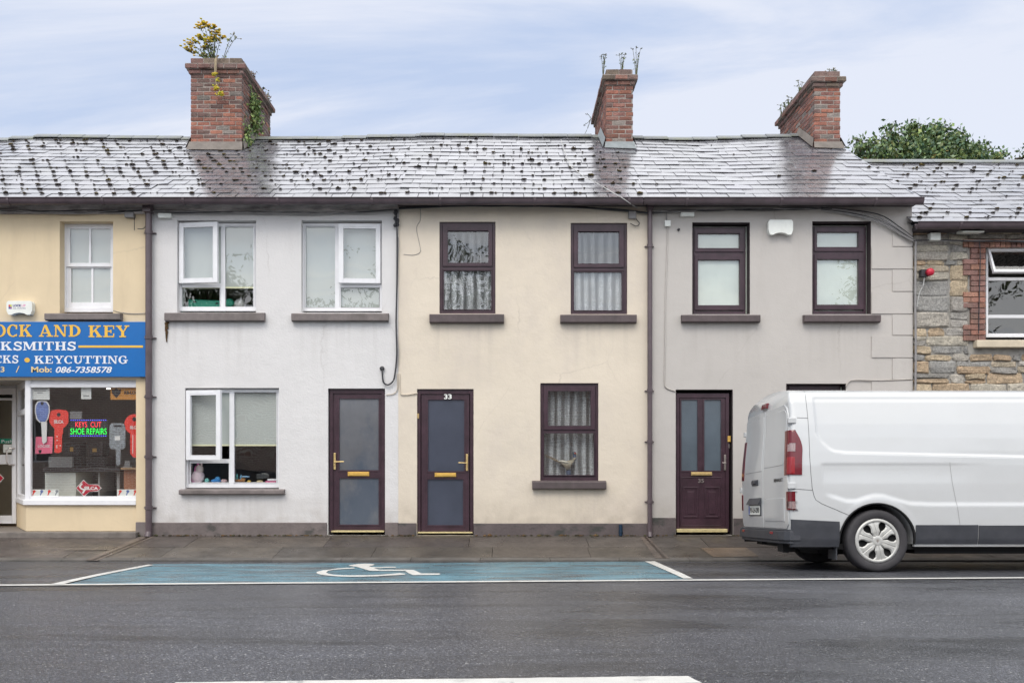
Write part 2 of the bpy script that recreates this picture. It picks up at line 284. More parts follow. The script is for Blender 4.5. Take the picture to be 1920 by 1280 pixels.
# ---------------------------------------------------------------- ground, road, pavement
YK = -1.42
def road_z(y):
    if y > -15.4 and y < -8.4: y = -16.8-y
    if y > -3.6: return -.222+.062*(YK-y)
    s = -3.6-y; return -.0868+.062*s-.062*s*s/9.6
def pave_z(y): return .14*y            # slopes down to the kerb
def on(fn, px, py):                    # photo pixel -> point on the surface z=fn(y)
    d = 8.
    for _ in range(60): d = .5*d+.5*max(1.5, (H-fn(d-D))*F/(py-HY))
    y = d-D; return ((px-CX)*d/F, y)
def asphalt():
    m = bpy.data.materials.new('asphalt'); m.use_nodes = True; t = m.node_tree; b = t.nodes['Principled BSDF']; L = t.links.new
    tc = N(t, 'ShaderNodeTexCoord'); oc = tc.outputs['Object']
    v = N(t, 'ShaderNodeTexVoronoi', Scale=125.0); L(oc, v.inputs['Vector'])
    sepc = N(t, 'ShaderNodeSeparateColor'); L(v.outputs['Color'], sepc.inputs[0])
    c1 = ramp(t, sepc.outputs[0], [(0, (.014, .015, .021)), (.45, (.038, .040, .051)), (.85, (.088, .093, .113)), (.975, (.17, .175, .19)), (1, (.42, .42, .41))])
    n = N(t, 'ShaderNodeTexNoise', Scale=.55, Detail=7.0, Roughness=.62); mp = N(t, 'ShaderNodeMapping'); mp.inputs['Scale'].default_value = (.6, 1.5, 1); L(oc, mp.inputs[0]); L(mp.outputs[0], n.inputs['Vector'])
    c2 = ramp(t, n.outputs[0], [(.36, g(.42)), (.46, g(.85)), (.62, g(1.25))]); mx = N(t, 'ShaderNodeMixRGB', blend_type='MULTIPLY'); mx.inputs[0].default_value = 1
    L(c1, mx.inputs[1]); L(c2, mx.inputs[2]); L(mx.outputs[0], b.inputs['Base Color'])
    L(ramp(t, n.outputs[0], [(.34, g(.16)), (.45, g(.28)), (.65, g(.40))]), b.inputs['Roughness'])
    # darker damp seams: long blotches along the driving direction
    mp2 = N(t, 'ShaderNodeMapping'); mp2.inputs['Scale'].default_value = (.42, 3.2, 1); mp2.inputs['Location'].default_value = (2.2, 1.1, 0); L(oc, mp2.inputs[0])
    n8 = N(t, 'ShaderNodeTexNoise', Scale=1.0, Detail=9.0, Roughness=.72); L(mp2.outputs[0], n8.inputs['Vector'])
    c8 = ramp(t, n8.outputs[0], [(.36, g(.30)), (.44, g(.80)), (.5, g(1)), (.66, g(1.14))]); mx8 = N(t, 'ShaderNodeMixRGB', blend_type='MULTIPLY'); mx8.inputs[0].default_value = 1
    L(mx.outputs[0], mx8.inputs[1]); L(c8, mx8.inputs[2]); L(mx8.outputs[0], b.inputs['Base Color'])
    b.inputs['Specular IOR Level'].default_value = .75
    bp = N(t, 'ShaderNodeBump', Strength=1.0, Distance=.010); L(v.outputs['Distance'], bp.inputs['Height'])
    n4 = N(t, 'ShaderNodeTexNoise', Scale=240.0, Detail=2.0); L(oc, n4.inputs['Vector'])
    bp2 = N(t, 'ShaderNodeBump', Strength=.6, Distance=.003); L(n4.outputs[0], bp2.inputs['Height']); L(bp.outputs[0], bp2.inputs['Normal'])
    L(bp2.outputs[0], b.inputs['Normal']); return m
m_asph = asphalt()
m_blue = M('blue_road_paint', (.085, .195, .25), .36, .35, 2.0, .8, 160, .005, stain=.95, stainc=(.06, .07, .08), stains=(1.1, 5, 1), st=(.47, .62), fine=.16, fs=90, rv=.15, spec=.6)
m_pave = M('pavement_concrete', (.082, .071, .064), .42, .3, 2.2, .5, 120, .006, vcol=True, fine=.22, fs=130, stain=.6, stainc=(.05, .047, .045), stains=(1.2, 1.2, 1), st=(.45, .7), rv=.15)
m_kerb = M('kerb_concrete', (.10, .093, .086), .6, .3, 4, .5, 100, .006, stain=.5, stainc=(.06, .06, .05), stains=(3, 3, 3))
ys = sorted({round(-1.42-.1*i, 3) for i in range(0, 141)})
xs = [-60, -30, -15, 0, 15, 30, 60]
rd = MB(); vs_ = [(x, y, road_z(y)) for y in ys for x in xs]; n_ = len(xs)
rd.add(vs_, [(j*n_+i, j*n_+i+1, (j+1)*n_+i+1, (j+1)*n_+i) for j in range(len(ys)-1) for i in range(n_-1)], None, True)
struct(rd, 'road', m_asph, recalc=False)
gr = MB(); gr.add([(-900, -900, -.5), (900, -900, -.5), (900, 900, -.5), (-900, 900, -.5)], [(0, 1, 2, 3)])
struct(gr, 'ground', M('ground_earth', (.07, .08, .04), .9, .3, .3), recalc=False)
def road_sheet(name, pts, off, mat):
    bm = bmesh.new(); f = bm.faces.new([bm.verts.new((p[0], p[1], 0)) for p in pts]); bmesh.ops.triangulate(bm, faces=[f])
    lo, hi = min(p[1] for p in pts), max(p[1] for p in pts)
    for y in ys:
        if lo < y < hi: bmesh.ops.bisect_plane(bm, geom=bm.verts[:]+bm.edges[:]+bm.faces[:], plane_co=(0, y, 0), plane_no=(0, 1, 0))
    for v in bm.verts: v.co.z = road_z(v.co.y)+off
    for f in bm.faces:
        f.normal_update()
        if f.normal.z < 0: f.normal_flip()
    mb = MB(); bm.verts.index_update(); mb.add([v.co[:] for v in bm.verts], [[v.index for v in f.verts] for f in bm.faces]); bm.free()
    return struct(mb, name, mat, recalc=False)
Rp = lambda px, py: on(road_z, px, py)
jl = lambda a, b, n, j: [(a[0]+(b[0]-a[0])*i/n, a[1]+(b[1]-a[1])*i/n+random.uniform(-j, j)) for i in range(n+1)]
# long white edge line, bay surface, bay end lines, wheelchair mark, centre dash
a0, a1, a2 = Rp(0, 1097.5), Rp(950, 1090.5), Rp(1920, 1083.5)
sl_ = (a2[1]-a0[1])/(a2[0]-a0[0]); lineY = lambda x: a1[1]+sl_*(x-a1[0])
W = .125
road_sheet('edge_line', jl((-24, lineY(-24)-W/2), (24, lineY(24)-W/2), 160, .004)+jl((24, lineY(24)+W/2), (-24, lineY(-24)+W/2), 160, .004), .008, m_paintw)
bay = [Rp(118, 1097), Rp(286, 1058.5)]+jl(Rp(286, 1057.5), Rp(1212, 1052.5), 40, .006)+[Rp(1212, 1054), Rp(1286, 1084)]
bay = [(x, min(y, YK-.03)) for x, y in bay]; bay[0] = (bay[0][0], lineY(bay[0][0])+W/2); bay[-1] = (bay[-1][0], lineY(bay[-1][0])+W/2)
road_sheet('parking_bay', bay, .004, m_blue)
road_sheet('bay_end_line', [Rp(92, 1097), Rp(114, 1097), Rp(288, 1060), Rp(278, 1059)], .010, m_paintw)
road_sheet('bay_end_line', [Rp(1281, 1085.5), Rp(1299, 1085.5), Rp(1228, 1053), Rp(1209, 1053)], .010, m_paintw)
q = lambda L: [Rp(570+x/6.857, 1040+y/6.857) for x, y in L]
road_sheet('wheelchair_mark', q([(645, 170), (540, 172), (430, 180), (330, 195), (240, 205), (175, 222), (155, 237), (180, 252), (250, 268), (360, 278), (480, 286), (640, 289), (780, 287), (950, 282), (1100, 272), (1300, 262), (1302, 250), (1230, 241), (1110, 252), (960, 263), (800, 268), (640, 270), (480, 268), (380, 262), (310, 248), (285, 232), (310, 212), (380, 198), (480, 190), (580, 185), (655, 181)]), .009, m_paintw)
road_sheet('wheelchair_mark', q([(570, 141), (620, 132), (700, 122), (800, 117), (875, 122), (910, 131), (880, 145), (835, 150), (865, 160), (960, 165), (1060, 158), (1180, 160), (1180, 171), (1050, 171), (960, 177), (895, 172), (960, 196), (1140, 198), (1290, 196), (1400, 199), (1440, 212), (1505, 245), (1740, 245), (1755, 255), (1740, 263), (1400, 268), (1340, 240), (1300, 212), (1120, 212), (950, 212), (840, 210), (760, 185), (680, 160), (600, 150)]), .009, m_paintw)
c0, c1 = Rp(330, 1279.5), Rp(1290, 1267.5); e1 = Rp(1302, 1274)
road_sheet('centre_line', jl(c0, c1, 60, .004)+[e1]+jl((c1[0]+.04, c1[1]-.13), (c0[0], c0[1]-.13), 40, .004), .004, m_paintw)
road_sheet('centre_line', [Rp(-330, 1287), Rp(-1600, 1300), (Rp(-1600, 1300)[0], Rp(-1600, 1300)[1]-.13), (Rp(-330, 1287)[0], Rp(-330, 1287)[1]-.13)], .004, m_paintw)
# kerb and pavement slabs
kb = MB(); x = -24.
while x < 24:
    kb.prismx([(YK-.005, -.4), (YK, -.2), (YK+.012, pave_z(YK)+.002), (YK+.13, pave_z(YK+.13)+.001), (YK+.13, -.4)], x, x+.905, (1, 1, 1)); x += .91
struct(kb, 'kerb', m_kerb)
pv = MB(); pv.add([(-24, YK+.1, pave_z(YK+.1)-.012), (24, YK+.1, pave_z(YK+.1)-.012), (24, 1.8, pave_z(0)-.012+.0), (-24, 1.8, -.012)], [(0, 1, 2, 3)], (.35, .33, .3))
random.seed(11)
for (ya, yb, wd) in ((YK+.137, -.72, 1.5), (-.712, -.13, 1.9), (-.122, .0, 2.6)):
    x = -24.+random.random()
    while x < 24:
        wx = wd*random.uniform(.55, 1.3) if ya > -1 else wd*random.uniform(.8, 1.4)
        k = random.uniform(.75, 1.2); cc = (k, k*random.uniform(.96, 1.), k*random.uniform(.9, 1.))
        sk = .0
        vv = [(a+sk, b, pave_z(b)+dz) for dz in (-.05, random.uniform(-.003, .002)) for a, b in ((x, ya), (x+wx-.006, ya), (x+wx-.006, yb), (x, yb))]
        pv.add(vv, [(0, 1, 2, 3), (4, 5, 6, 7), (0, 1, 5, 4), (1, 2, 6, 5), (2, 3, 7, 6), (3, 0, 4, 7)], cc); x += wx
pvo = struct(pv, 'pavement', m_pave)
Pp = lambda px, py: on(pave_z, px, py)
def psheet(mb, pts, off, col=None): mb.add([(x, y, pave_z(y)+off) for x, y in pts], [tuple(range(len(pts)))], col)
for (a, b, c_, d_) in (((262, 1006), (290, 1006), (182, 1051), (160, 1050)), ((1200, 1006), (1214, 1006), (1256, 1047), (1228, 1046))):
    mb = MB(); psheet(mb, [Pp(*a), Pp(*b), Pp(*c_), Pp(*d_)], .004, (1.5, 1.4, 1.3))
    dk = [((a[0]*.45+b[0]*.55), a[1]), ((a[0]*.25+b[0]*.75), b[1]), ((c_[0]*.75+d_[0]*.25), c_[1]-1), ((c_[0]*.55+d_[0]*.45), d_[1])]
    psheet(mb, [Pp(*p) for p in dk], .008, (.45, .36, .3))
    mb.build('drain_channel', m_pave, pvo, recalc=False)
mb = MB(); psheet(mb, [Pp(1313, 1027), Pp(1398, 1026), Pp(1424, 1043), Pp(1338, 1044)], .004, (1.9, 1.65, 1.35)); mb.build('access_cover', m_pave, pvo, recalc=False)
mb = MB(); psheet(mb, [Pp(130, 1026), Pp(222, 1025), Pp(205, 1031), Pp(118, 1032)], .004, (1.35, 1.3, 1.2)); mb.build('slab_patch', m_pave, pvo, recalc=False)
# weeds and moss along the wall foot
wd = MB(); random.seed(5)
for _ in range(420):
    x = random.uniform(-6.9, 6.3)
    if X(616) < x < X(722) or X(782) < x < X(887) or X(1267) < x < X(1374): continue
    r = random.uniform(.006, .02)*(1.6 if random.random() < .1 else 1)
    wd.blob((x, -.02-random.random()*.03, pave_z(-.03)+.003), r*1.4, r, r*.8, .3, random.choice([(1, 1, .6), (.6, .8, .4), (1.5, 1.1, .7), (.5, .5, .4)]))
o = wd.build('wall_foot_moss', m_moss, None); tag(o, 'moss and small weeds along the foot of the house walls', 'moss', kind='stuff')
op = MB(); op.box(-60, 60, -19.5, -15.42, -.6, -.05); struct(op, 'opposite_pavement', m_kerb)

# ---------------------------------------------------------------- roofs
TP = math.atan2(2.12, 3.5); YE, ZE = -.2, H+3.754; SL = 4.09
URIDGE = [(X(a, 3.3), b) for a, b in ((-100, -.05), (0, -.03), (80, .04), (350, .0), (600, .0), (810, .06), (1000, .045), (1110, .04), (1300, -.02), (1490, .06), (1600, 0))]
sagz = lambda x: lerp_tab(URIDGE, x)      # the old ridge rises and dips a little
def rp(x, s, n=0.): # point on roof: s metres up the slope, n above it
    return (x, YE+s*math.cos(TP)-n*math.sin(TP), ZE+s*math.sin(TP)+n*math.cos(TP)+sagz(x)*max(0, s/SL)+.012*noise.noise(Vector((x*.9, s*.8, 7))))
SL = 4.09
def slates(mb, x0, x1, sw, rows, dz=0, xr=None, sl=SL, big=False):
    e = sl/rows
    for i in range(rows):
        s0 = i*e-.02; L_ = e*1.75 if i < rows-1 else e*1.02
        if s0+L_ > sl: L_ = sl-s0
        x = x0-(sw/2 if i % 2 else 0)-.001; xe = x1 if xr is None else xr(s0)
        while x < xe-.02:
            wx = sw*random.uniform(.93, 1.07); a, b = max(x, x0), min(x+wx-.009, xe)
            if b-a > .03:
                k = random.choice((.72, .85, 1, 1, 1.1, 1.25))*random.uniform(.9, 1.1); cc = (k, k*random.uniform(.98, 1.02), k*random.uniform(.98, 1.06))
                t0 = .018+random.uniform(-.004, .004); t1 = .004+random.uniform(-.002, .002); jr = random.uniform(-.0035, .0035); js = random.uniform(-.008, .008)
                if random.random() < .03: js -= .03
                P4 = [(a, s0+js, t0+jr), (b, s0+js+random.uniform(-.004, .004), t0-jr), (b, s0+L_, t1-jr*.3), (a, s0+L_, t1+jr*.3)]
                top = [rp(p[0], p[1], p[2]+.0) for p in P4]; bot = [rp(p[0], p[1], p[2]-.0075) for p in P4]
                vv = [(q_[0], q_[1], q_[2]+dz) for q_ in top+bot]
                mb.add(vv, [(0, 1, 2, 3), (7, 6, 5, 4), (0, 4, 5, 1), (1, 5, 6, 2), (2, 6, 7, 3), (3, 7, 4, 0)], cc)
            x += wx
def mossy(mb, x0, x1, rows, sw, dens, dz=0, sl=SL):
    e = sl/rows
    for i in range(1, rows):
        x = x0-(sw/2 if i % 2 else 0)
        while x < x1:
            x += sw
            if x > x1-.05 or x < x0: continue
            kk = dens*(.55+.9*noise.noise(Vector((x*.5, i*.25, 3)))+.35*(1-i/rows))
            if random.random() > kk: continue
            r = random.choice((.014, .018, .022, .026, .030, .036))*random.uniform(.8, 1.15); s = i*e-.02
            c = rp(x+random.uniform(-.03, .03), s-r*.4, .024)
            cc = random.choice([(.4, .36, .38), (.5, .45, .45), (.55, .5, .5), (.75, .68, .6), (.8, .7, .6), (1.2, 1.15, .55)])
            mb.blob((c[0], c[1], c[2]+dz), r*1.25, r*.95, r*.42, .38, cc)
            if random.random() < .5:
                r2 = r*.6; c = rp(x+random.uniform(-.1, .1), s-r*.5, .02); mb.blob((c[0], c[1], c[2]+dz), r2*1.3, r2, r2*.7, .3, cc)
            if random.random() < .25:
                c = rp(x, s+r*1.2, .02); mb.blob((c[0], c[1], c[2]+dz), r*.5, r*1.6, r*.5, .3, cc)
def roof_for(house, x0, x1, sw, dens, xr=None, dz=0, rows=16, sl=SL, seed=1):
    random.seed(seed); mb = MB(); slates(mb, x0, x1, sw, rows, dz, xr, sl)
    # boarding under the slates and back slope
    xe = x1 if xr is None else xr(sl); yr, zr = rp(0, sl)[1:]; zr += dz-sagz(0)*sl/SL
    mb.add([(x0, YE, ZE+dz-.06), (x1 if xr is None else xr(0), YE, ZE+dz-.06), (xe, yr, zr-.08), (x0, yr, zr-.08)], [(0, 1, 2, 3)], (.4, .4, .4))
    mb.add([(x0, yr, zr), (xe, yr, zr), (xe, 2*yr+.2, ZE+dz), (x0, 2*yr+.2, ZE+dz)], [(0, 1, 2, 3)], (1, 1, 1))
    ro = mb.build('roof', m_slate, house, recalc=False)
    rg = MB(); x = x0
    while x < xe:
        b = min(x+.45, xe); jz = random.uniform(-.006, .006)+sagz(x+.2)
        rg.prismx([(yr-.13, zr-.045+jz), (yr-.125, zr-.02+jz), (yr-.03, zr+.035+jz), (yr, zr+.055+jz), (yr+.03, zr+.035+jz), (yr+.13, zr-.045+jz), (yr, zr+.005+jz)], x+.002, b-.003); x += .45
    rg.build('ridge', m_ridge, ro)
    ms = MB(); mossy(ms, x0, x1 if xr is None else xr(sl*.5), rows, sw, dens, dz, sl)
    if ms.v: o = ms.build('moss_clumps', m_moss, ro); o['kind'] = 'stuff'
    return ro
def gutter(house, x0, x1, dz=0, z0=None):
    mb = MB(); yc = YE-.075; zc = Z(373, yc)+dz if z0 is None else z0
    prof = [(yc+.058, zc+.0)]+[(yc+.056*math.cos(a), zc-.085*math.sin(a)) for a in [R(t) for t in range(0, 181, 20)]]+[(yc-.066, zc+.004), (yc-.066, zc+.010), (yc-.05, zc+.010), (yc-.05, zc-.02), (yc+.05, zc-.02), (yc+.05, zc)]
    mb.prismx(prof, x0, x1, None, True)
    x = x0+.6
    while x < x1:
        mb.prismx([(yc+(p-yc)*1.13, zc+(q_-zc)*1.1-.001) for p, q_ in prof[1:11]], x, x+.035); x += 1.35
    return mb.build('gutter', m_gut, house)
# ---------------------------------------------------------------- houses
ZT = Z(384)                           # wall head
def facade(mb, x0, x1, z0, z1, y0, y1, ops):
    xs = sorted({x0, x1, *[o[0] for o in ops], *[o[1] for o in ops]}); zs = sorted({z0, z1, *[o[2] for o in ops], *[o[3] for o in ops]})
    for i in range(len(xs)-1):
        for j in range(len(zs)-1):
            a, b, c, d = xs[i], xs[i+1], zs[j], zs[j+1]; mx, mz = (a+b)/2, (c+d)/2
            if any(o[0] < mx < o[1] and o[2] < mz < o[3] for o in ops): continue
            for y in (y0, y1): mb.add([(a, y, c), (b, y, c), (b, y, d), (a, y, d)], [(0, 1, 2, 3)])
    for a, b, c, d in ops:
        mb.add([(a, y0, c), (a, y1, c), (a, y1, d), (a, y0, d)], [(0, 1, 2, 3)]); mb.add([(b, y0, c), (b, y0, d), (b, y1, d), (b, y1, c)], [(0, 1, 2, 3)])
        mb.add([(a, y0, d), (b, y0, d), (b, y1, d), (a, y1, d)], [(0, 1, 2, 3)]); mb.add([(a, y0, c), (a, y1, c), (b, y1, c), (b, y0, c)], [(0, 1, 2, 3)])
    mb.add([(x0, y0, z1), (x1, y0, z1), (x1, y1, z1), (x0, y1, z1)], [(0, 1, 2, 3)])
def PO(a, b, t, m): return (X(a), X(b), Z(m), Z(t))
def shell(mb, x0, x1, zt=ZT):
    """side, back and party walls"""
    yr = rp(0, SL)[1]; dz = zt-ZT; zr = rp(0, SL)[2]-.14+dz
    for x in (x0, x1): mb.add([(x, .0, -.3), (x, 6.9, -.3), (x, 6.9, zt), (x, yr, zr), (x, -.0, zt)], [(0, 1, 2, 3, 4)])
    mb.add([(x0, 6.9, -.3), (x1, 6.9, -.3), (x1, 6.9, zt), (x0, 6.9, zt)], [(0, 1, 2, 3)])
def rooms(house, x0, x1, zm=2.55, y0=.32):
    mb = MB()
    mb.box(x0+.05, x1-.05, y0, 6.8, zm, zm+.2); mb.add([(x0+.02, y0, .02), (x1-.02, y0, .02), (x1-.02, 6.8, .02), (x0+.02, 6.8, .02)], [(0, 1, 2, 3)])
    mb.add([(x0+.02, 3.2, .03), (x1-.02, 3.2, .03), (x1-.02, 3.2, 4.9), (x0+.02, 3.2, 4.9)], [(0, 1, 2, 3)])
    mb.add([(x0+.02, y0, 4.88), (x1-.02, y0, 4.88), (x1-.02, 6.8, 4.88), (x0+.02, 6.8, 4.88)], [(0, 1, 2, 3)])
    return mb.build('interior', m_room, house, recalc=False)
def sill(win, a, b, t, m, mat, out=.09):
    mb = MB(); y = -out; xa, xb = X(a, y), X(b, y); z0, z1 = Z(m, y), Z(t, y); h = z1-z0
    pts = [(y, z0+.01), (y, z1-.01), (y+.012, z1), (.1, z1+.02), (.1, z0+.03), (-.02, z0), (y+.03, z0), (y+.02, z0+.012)]
    mb.prismx(pts, xa, xb); return mb.build('sill', mat, win, bevel=.006)
def pane(win, rects, y, mat=None, name='pane'):
    for r in rects:
        mb = MB(); mb.quad(*r, y); mb.build(name, mat or m_glass, win, recalc=False)
def beads(mb, r, y, w=1.6, d=.012):    # glazing bead round a pane
    a, b, t, m = r; mb.ring(a-w, b+w, t-w, m+w, w, w, w, w, y-d, y+.01)
def blind(win, a, b, t, m, y, hem=True, mat=None, name='blind'):
    mb = MB(); n = 10; xa, xb, za, zb = X(a, y), X(b, y), Z(m, y), Z(t, y)
    vv = [(xa+(xb-xa)*i/n, y+.004*math.sin(i*1.7), z) for z in (za, zb) for i in range(n+1)]
    mb.add(vv, [(i, i+1, n+2+i, n+1+i) for i in range(n)], None, True); o = mb.build(name, mat or m_blind, win, recalc=False)
    if hem: h = MB(); h.box(xa, xb, y-.012, y+.01, za-.022, za); h.build('blind_hem', m_hem, win)
    return o
def lace(win, a, b, t, m, y, k=7, amp=.016, mat=None):
    mb = MB(); n = 90; xa, xb, za, zb = X(a, y), X(b, y), Z(m, y), Z(t, y)
    vv = []
    for z in (za, zb):
        for i in range(n+1):
            u = i/n; vv.append((xa+(xb-xa)*u+.006*math.sin(u*90), y+amp*math.sin(u*k*6.28+1.2*math.sin(u*11))+.006*math.sin(u*60), z))
    mb.add(vv, [(i, i+1, n+2+i, n+1+i) for i in range(n)], None, True); return mb.build('lace_curtain', mat or m_lace, win, recalc=False)
def text(parent, s, name, mat, a, b, t, m, y, bold=0., shear=0., th=.002, xfn=None):
    cu = bpy.data.curves.new(name, 'FONT'); cu.body = s; cu.extrude = 0; cu.offset = bold; cu.shear = shear; cu.resolution_u = 3
    o = bpy.data.objects.new(name, cu); COL.objects.link(o); dg = bpy.context.evaluated_depsgraph_get(); me = bpy.data.meshes.new_from_object(o.evaluated_get(dg))
    vs = [v.co.copy() for v in me.vertices]; fs = [list(p.vertices) for p in me.polygons]
    bpy.data.objects.remove(o); bpy.data.curves.remove(cu); bpy.data.meshes.remove(me)
    x0, x1 = min(v.x for v in vs), max(v.x for v in vs); y0, y1 = min(v.y for v in vs), max(v.y for v in vs)
    XA, XB, ZA, ZB = (X(a, y), X(b, y), Z(m, y), Z(t, y)) if xfn is None else (a, b, m, t)
    mb = MB(); pts = [(XA+(v.x-x0)/(x1-x0)*(XB-XA), y, ZA+(v.y-y0)/(y1-y0)*(ZB-ZA)) for v in vs]
    if xfn: pts = [xfn(*p) for p in pts]
    mb.add(pts, fs); return mb.build(name, mat, parent, recalc=False)

# ---- locksmith shop ------------------------------------------------------------------
xa, xb = X(-560), X(278)
shop = thing('locksmith_shop', (X(60), 0, 0), 'yellow rendered terraced building with a locksmith shop on its ground floor', 'building')
opS = PO(112, 212, 415, 592); opS2 = PO(-330, -230, 415, 592)
mb = MB(); facade(mb, xa, xb, Z(712), ZT, 0, .3, [opS, opS2]); shell(mb, xa, xb)
mb.box(X(255), X(278), 0, .3, -.1, Z(712)); mb.box(xa, X(-330), 0, .3, -.1, Z(712))
mb.build('wall', m_cream, shop, recalc=False)
mb = MB(); mb.box(X(255), X(276.5), -.02, .02, -.05, Z(978)); mb.build('plinth', m_sillw, shop, bevel=.008)
roof_for(shop, xa, X(276), .27, 1.15, seed=21)
mb = MB(); mb.box(xa, X(277), -.05, 0, Z(402), ZE-.02); mb.box(xa, X(277), YE, 0, Z(385)+.02, ZE-.04); mb.build('eaves_band', m_band, shop)
gutter(shop, xa, X(279))
# upper sash window
w_ = MB(); w_.ring(113, 213, 417, 585, 10, 4, 9, 8, .14, .2); w_.ring(122, 211, 422, 500, 9, 4, 7, 7, .15, .18)
w_.ring(124, 212, 495, 577, 9, 5, 8, 10, .175, .2); w_.pb(166.5, 170.5, 428, 494, .15, .175); w_.pb(171, 175, 502, 568, .18, .2)
win = w_.build('window', m_upvc, shop, bevel=.003)
pane(win, [(130, 167, 428, 494), (170, 208, 428, 494)], .165); pane(win, [(132, 171, 503, 568), (175, 208, 503, 568)], .19)
sill(win, 83, 225, 587, 600, m_sillw, .1); blind(win, 125, 212, 425, 575, .2, False)
w2 = MB(); w2.ring(-329, -231, 417, 585, 6, 6, 9, 8, .14, .2); w2 = w2.build('window', m_upvc, shop); pane(w2, [(-324, -236, 426, 577)], .17); sill(w2, -350, -210, 587, 600, m_sillw)
# recessed shopfront
ZS = .055
st_ = MB(); st_.prismz([(X(-330), -.14), (X(262), -.14), (X(262), .3), (X(262), 1.6), (X(-330), 1.6)], -.1, ZS); st_.build('step', m_cem, shop, bevel=.01)
FR = .03; DR = .93
xf, xg = X(49, FR), X(31, DR)
sr = MB(); sr.prismz([(xf, FR), (X(255), FR), (X(255), .5), (X(60), DR+.1), (xg, DR+.1), (xg, DR)], ZS, Z(944, FR)); sr.build('stall_riser', m_cream, shop, bevel=.008)
sr = MB(); sr.prismz([(xf-.02, FR-.04), (X(255), FR-.04), (X(255), .12), (xf+.1, .12), (xg+.08, DR+.05), (xg-.02, DR)], Z(946, FR), Z(937, FR)); sr.build('shop_sill', m_upvc, shop, bevel=.004)
sf = MB(); sf.pb(55, 255, 719, 726, FR, FR+.06); sf.pb(47, 57, 706, 938, FR, FR+.06); sf.pb(55, 255, 930, 938, FR, FR+.06)
sf.pb(47, 256, 707, 720, FR+.03, FR+.1)
def splay(u): return (xf+(xg-xf)*u, FR+(DR-FR)*u)
def sbar(mb, u0, u1, z0, z1, t=.05):
    p, q_ = splay(u0), splay(u1); d = Vector((q_[0]-p[0], q_[1]-p[1])).normalized(); nrm = Vector((-d.y, d.x))*t
    mb.prismz([p, q_, (q_[0]-nrm.x, q_[1]-nrm.y), (p[0]-nrm.x, p[1]-nrm.y)], z0, z1)
zt_, zb_ = Z(712, FR), Z(938, FR)
sbar(sf, .0, .16, zb_, zt_); sbar(sf, .86, 1., zb_, zt_); sbar(sf, .16, .86, zb_, zb_+.07); sbar(sf, .16, .86, zt_-.1, zt_); sbar(sf, .16, .86, Z(778, .5), Z(768, .5))
shopwin = sf.build('shop_window', m_upvc, shop, bevel=.004)
mb = MB(); mb.quad(57, 255, 726, 930, FR+.03); mb.build('pane', m_shopg, shopwin, recalc=False)
p, q_ = splay(.16), splay(.86); mb = MB(); mb.add([(p[0]+.02, p[1]+.02, zb_), (q_[0]+.02, q_[1]+.02, zb_), (q_[0]+.02, q_[1]+.02, zt_), (p[0]+.02, p[1]+.02, zt_)], [(0, 1, 2, 3)]); mb.build('pane', m_shopg, shopwin, recalc=False)
# door of the shop
dr = MB(); dr.ring(-90, 30, 727, 981, 6, 7, 12, 1, DR, DR+.08); dr.ring(-84, 23, 746, 980, 7, 1, 4, 14, DR+.02, DR+.07); dr.pb(-78, 22, 852, 870, DR+.02, DR+.07); dr.pb(-90, 30, 718, 735, DR+.04, DR+.1)
sdoor = dr.build('door', m_upvc, shop, bevel=.004)
pane(sdoor, [(-76, 22, 750, 852), (-76, 22, 870, 966)], DR+.045, m_shopg)
hn = MB(); y = DR-.05; hn.tube([(X(27, y), DR+.03, Z(840, y)), (X(17, y), y, Z(840, y)), (X(12.5, y), y, Z(844, y)), (X(12.5, y), y, Z(866, y)), (X(17, y), y, Z(871, y)), (X(27, y), DR+.03, Z(871, y))], .012, 8); hn.build('handle', m_chrome, sdoor)
st = MB(); st.quad(-20, 23, 822, 831, DR+.04); g1 = st.build('sticker', M('sticker_green', (.0, .22, .13), .4, .02), sdoor, recalc=False)
text(g1, 'Push', 'lettering', m_upvc, 3, 23, 824, 830, DR+.036)
st = MB(); st.quad(6, 22, 833, 848, DR+.04); st.build('sticker', m_pw, sdoor, recalc=False)
m_red = M('print_red', (.55, .02, .04), .4, .05); m_redd = M('sticker_red', (.5, .012, .04), .4, .03)
st = MB(); cz, cxp = 896, -2
for k, (rr, mm) in enumerate(((10, m_pw), (8, m_redd))):
    a = MB(); yy = DR+.04-.002*k; a.add([(X(cxp+rr, yy), yy, Z(cz, yy)), (X(cxp, yy), yy, Z(cz+rr, yy)), (X(cxp-rr, yy), yy, Z(cz, yy)), (X(cxp, yy), yy, Z(cz-rr, yy))], [(0, 1, 2, 3)]); a.build('sticker', mm, sdoor, recalc=False)
# soffit over the recess, inner walls
mb = MB(); mb.box(X(-330), X(256), .1, 3.4, Z(712)-.0, Z(712)+.12); mb.box(X(-330), X(256), 3.3, 3.4, 0, 2.4); mb.box(X(258), X(262), .3, 3.3, 0, 2.4)
mb.build('interior', m_room, shop); mb = MB(); mb.box(X(-330), X(-95), FR, FR+.1, .05, 2.3); mb.box(X(-97), X(-95), FR+.1, DR+.1, .05, 2.3); mb.build('side_wall', m_cream, shop)
mb = MB(); mb.pb(-330, 262, 700, 708, -.03, .3); mb.build('soffit', m_upvc, shop)
mb = MB(); mb.box(X(-330), X(256), .95, 3.3, ZS, ZS+.01); mb.build('shop_floor', m_floorb, shop)

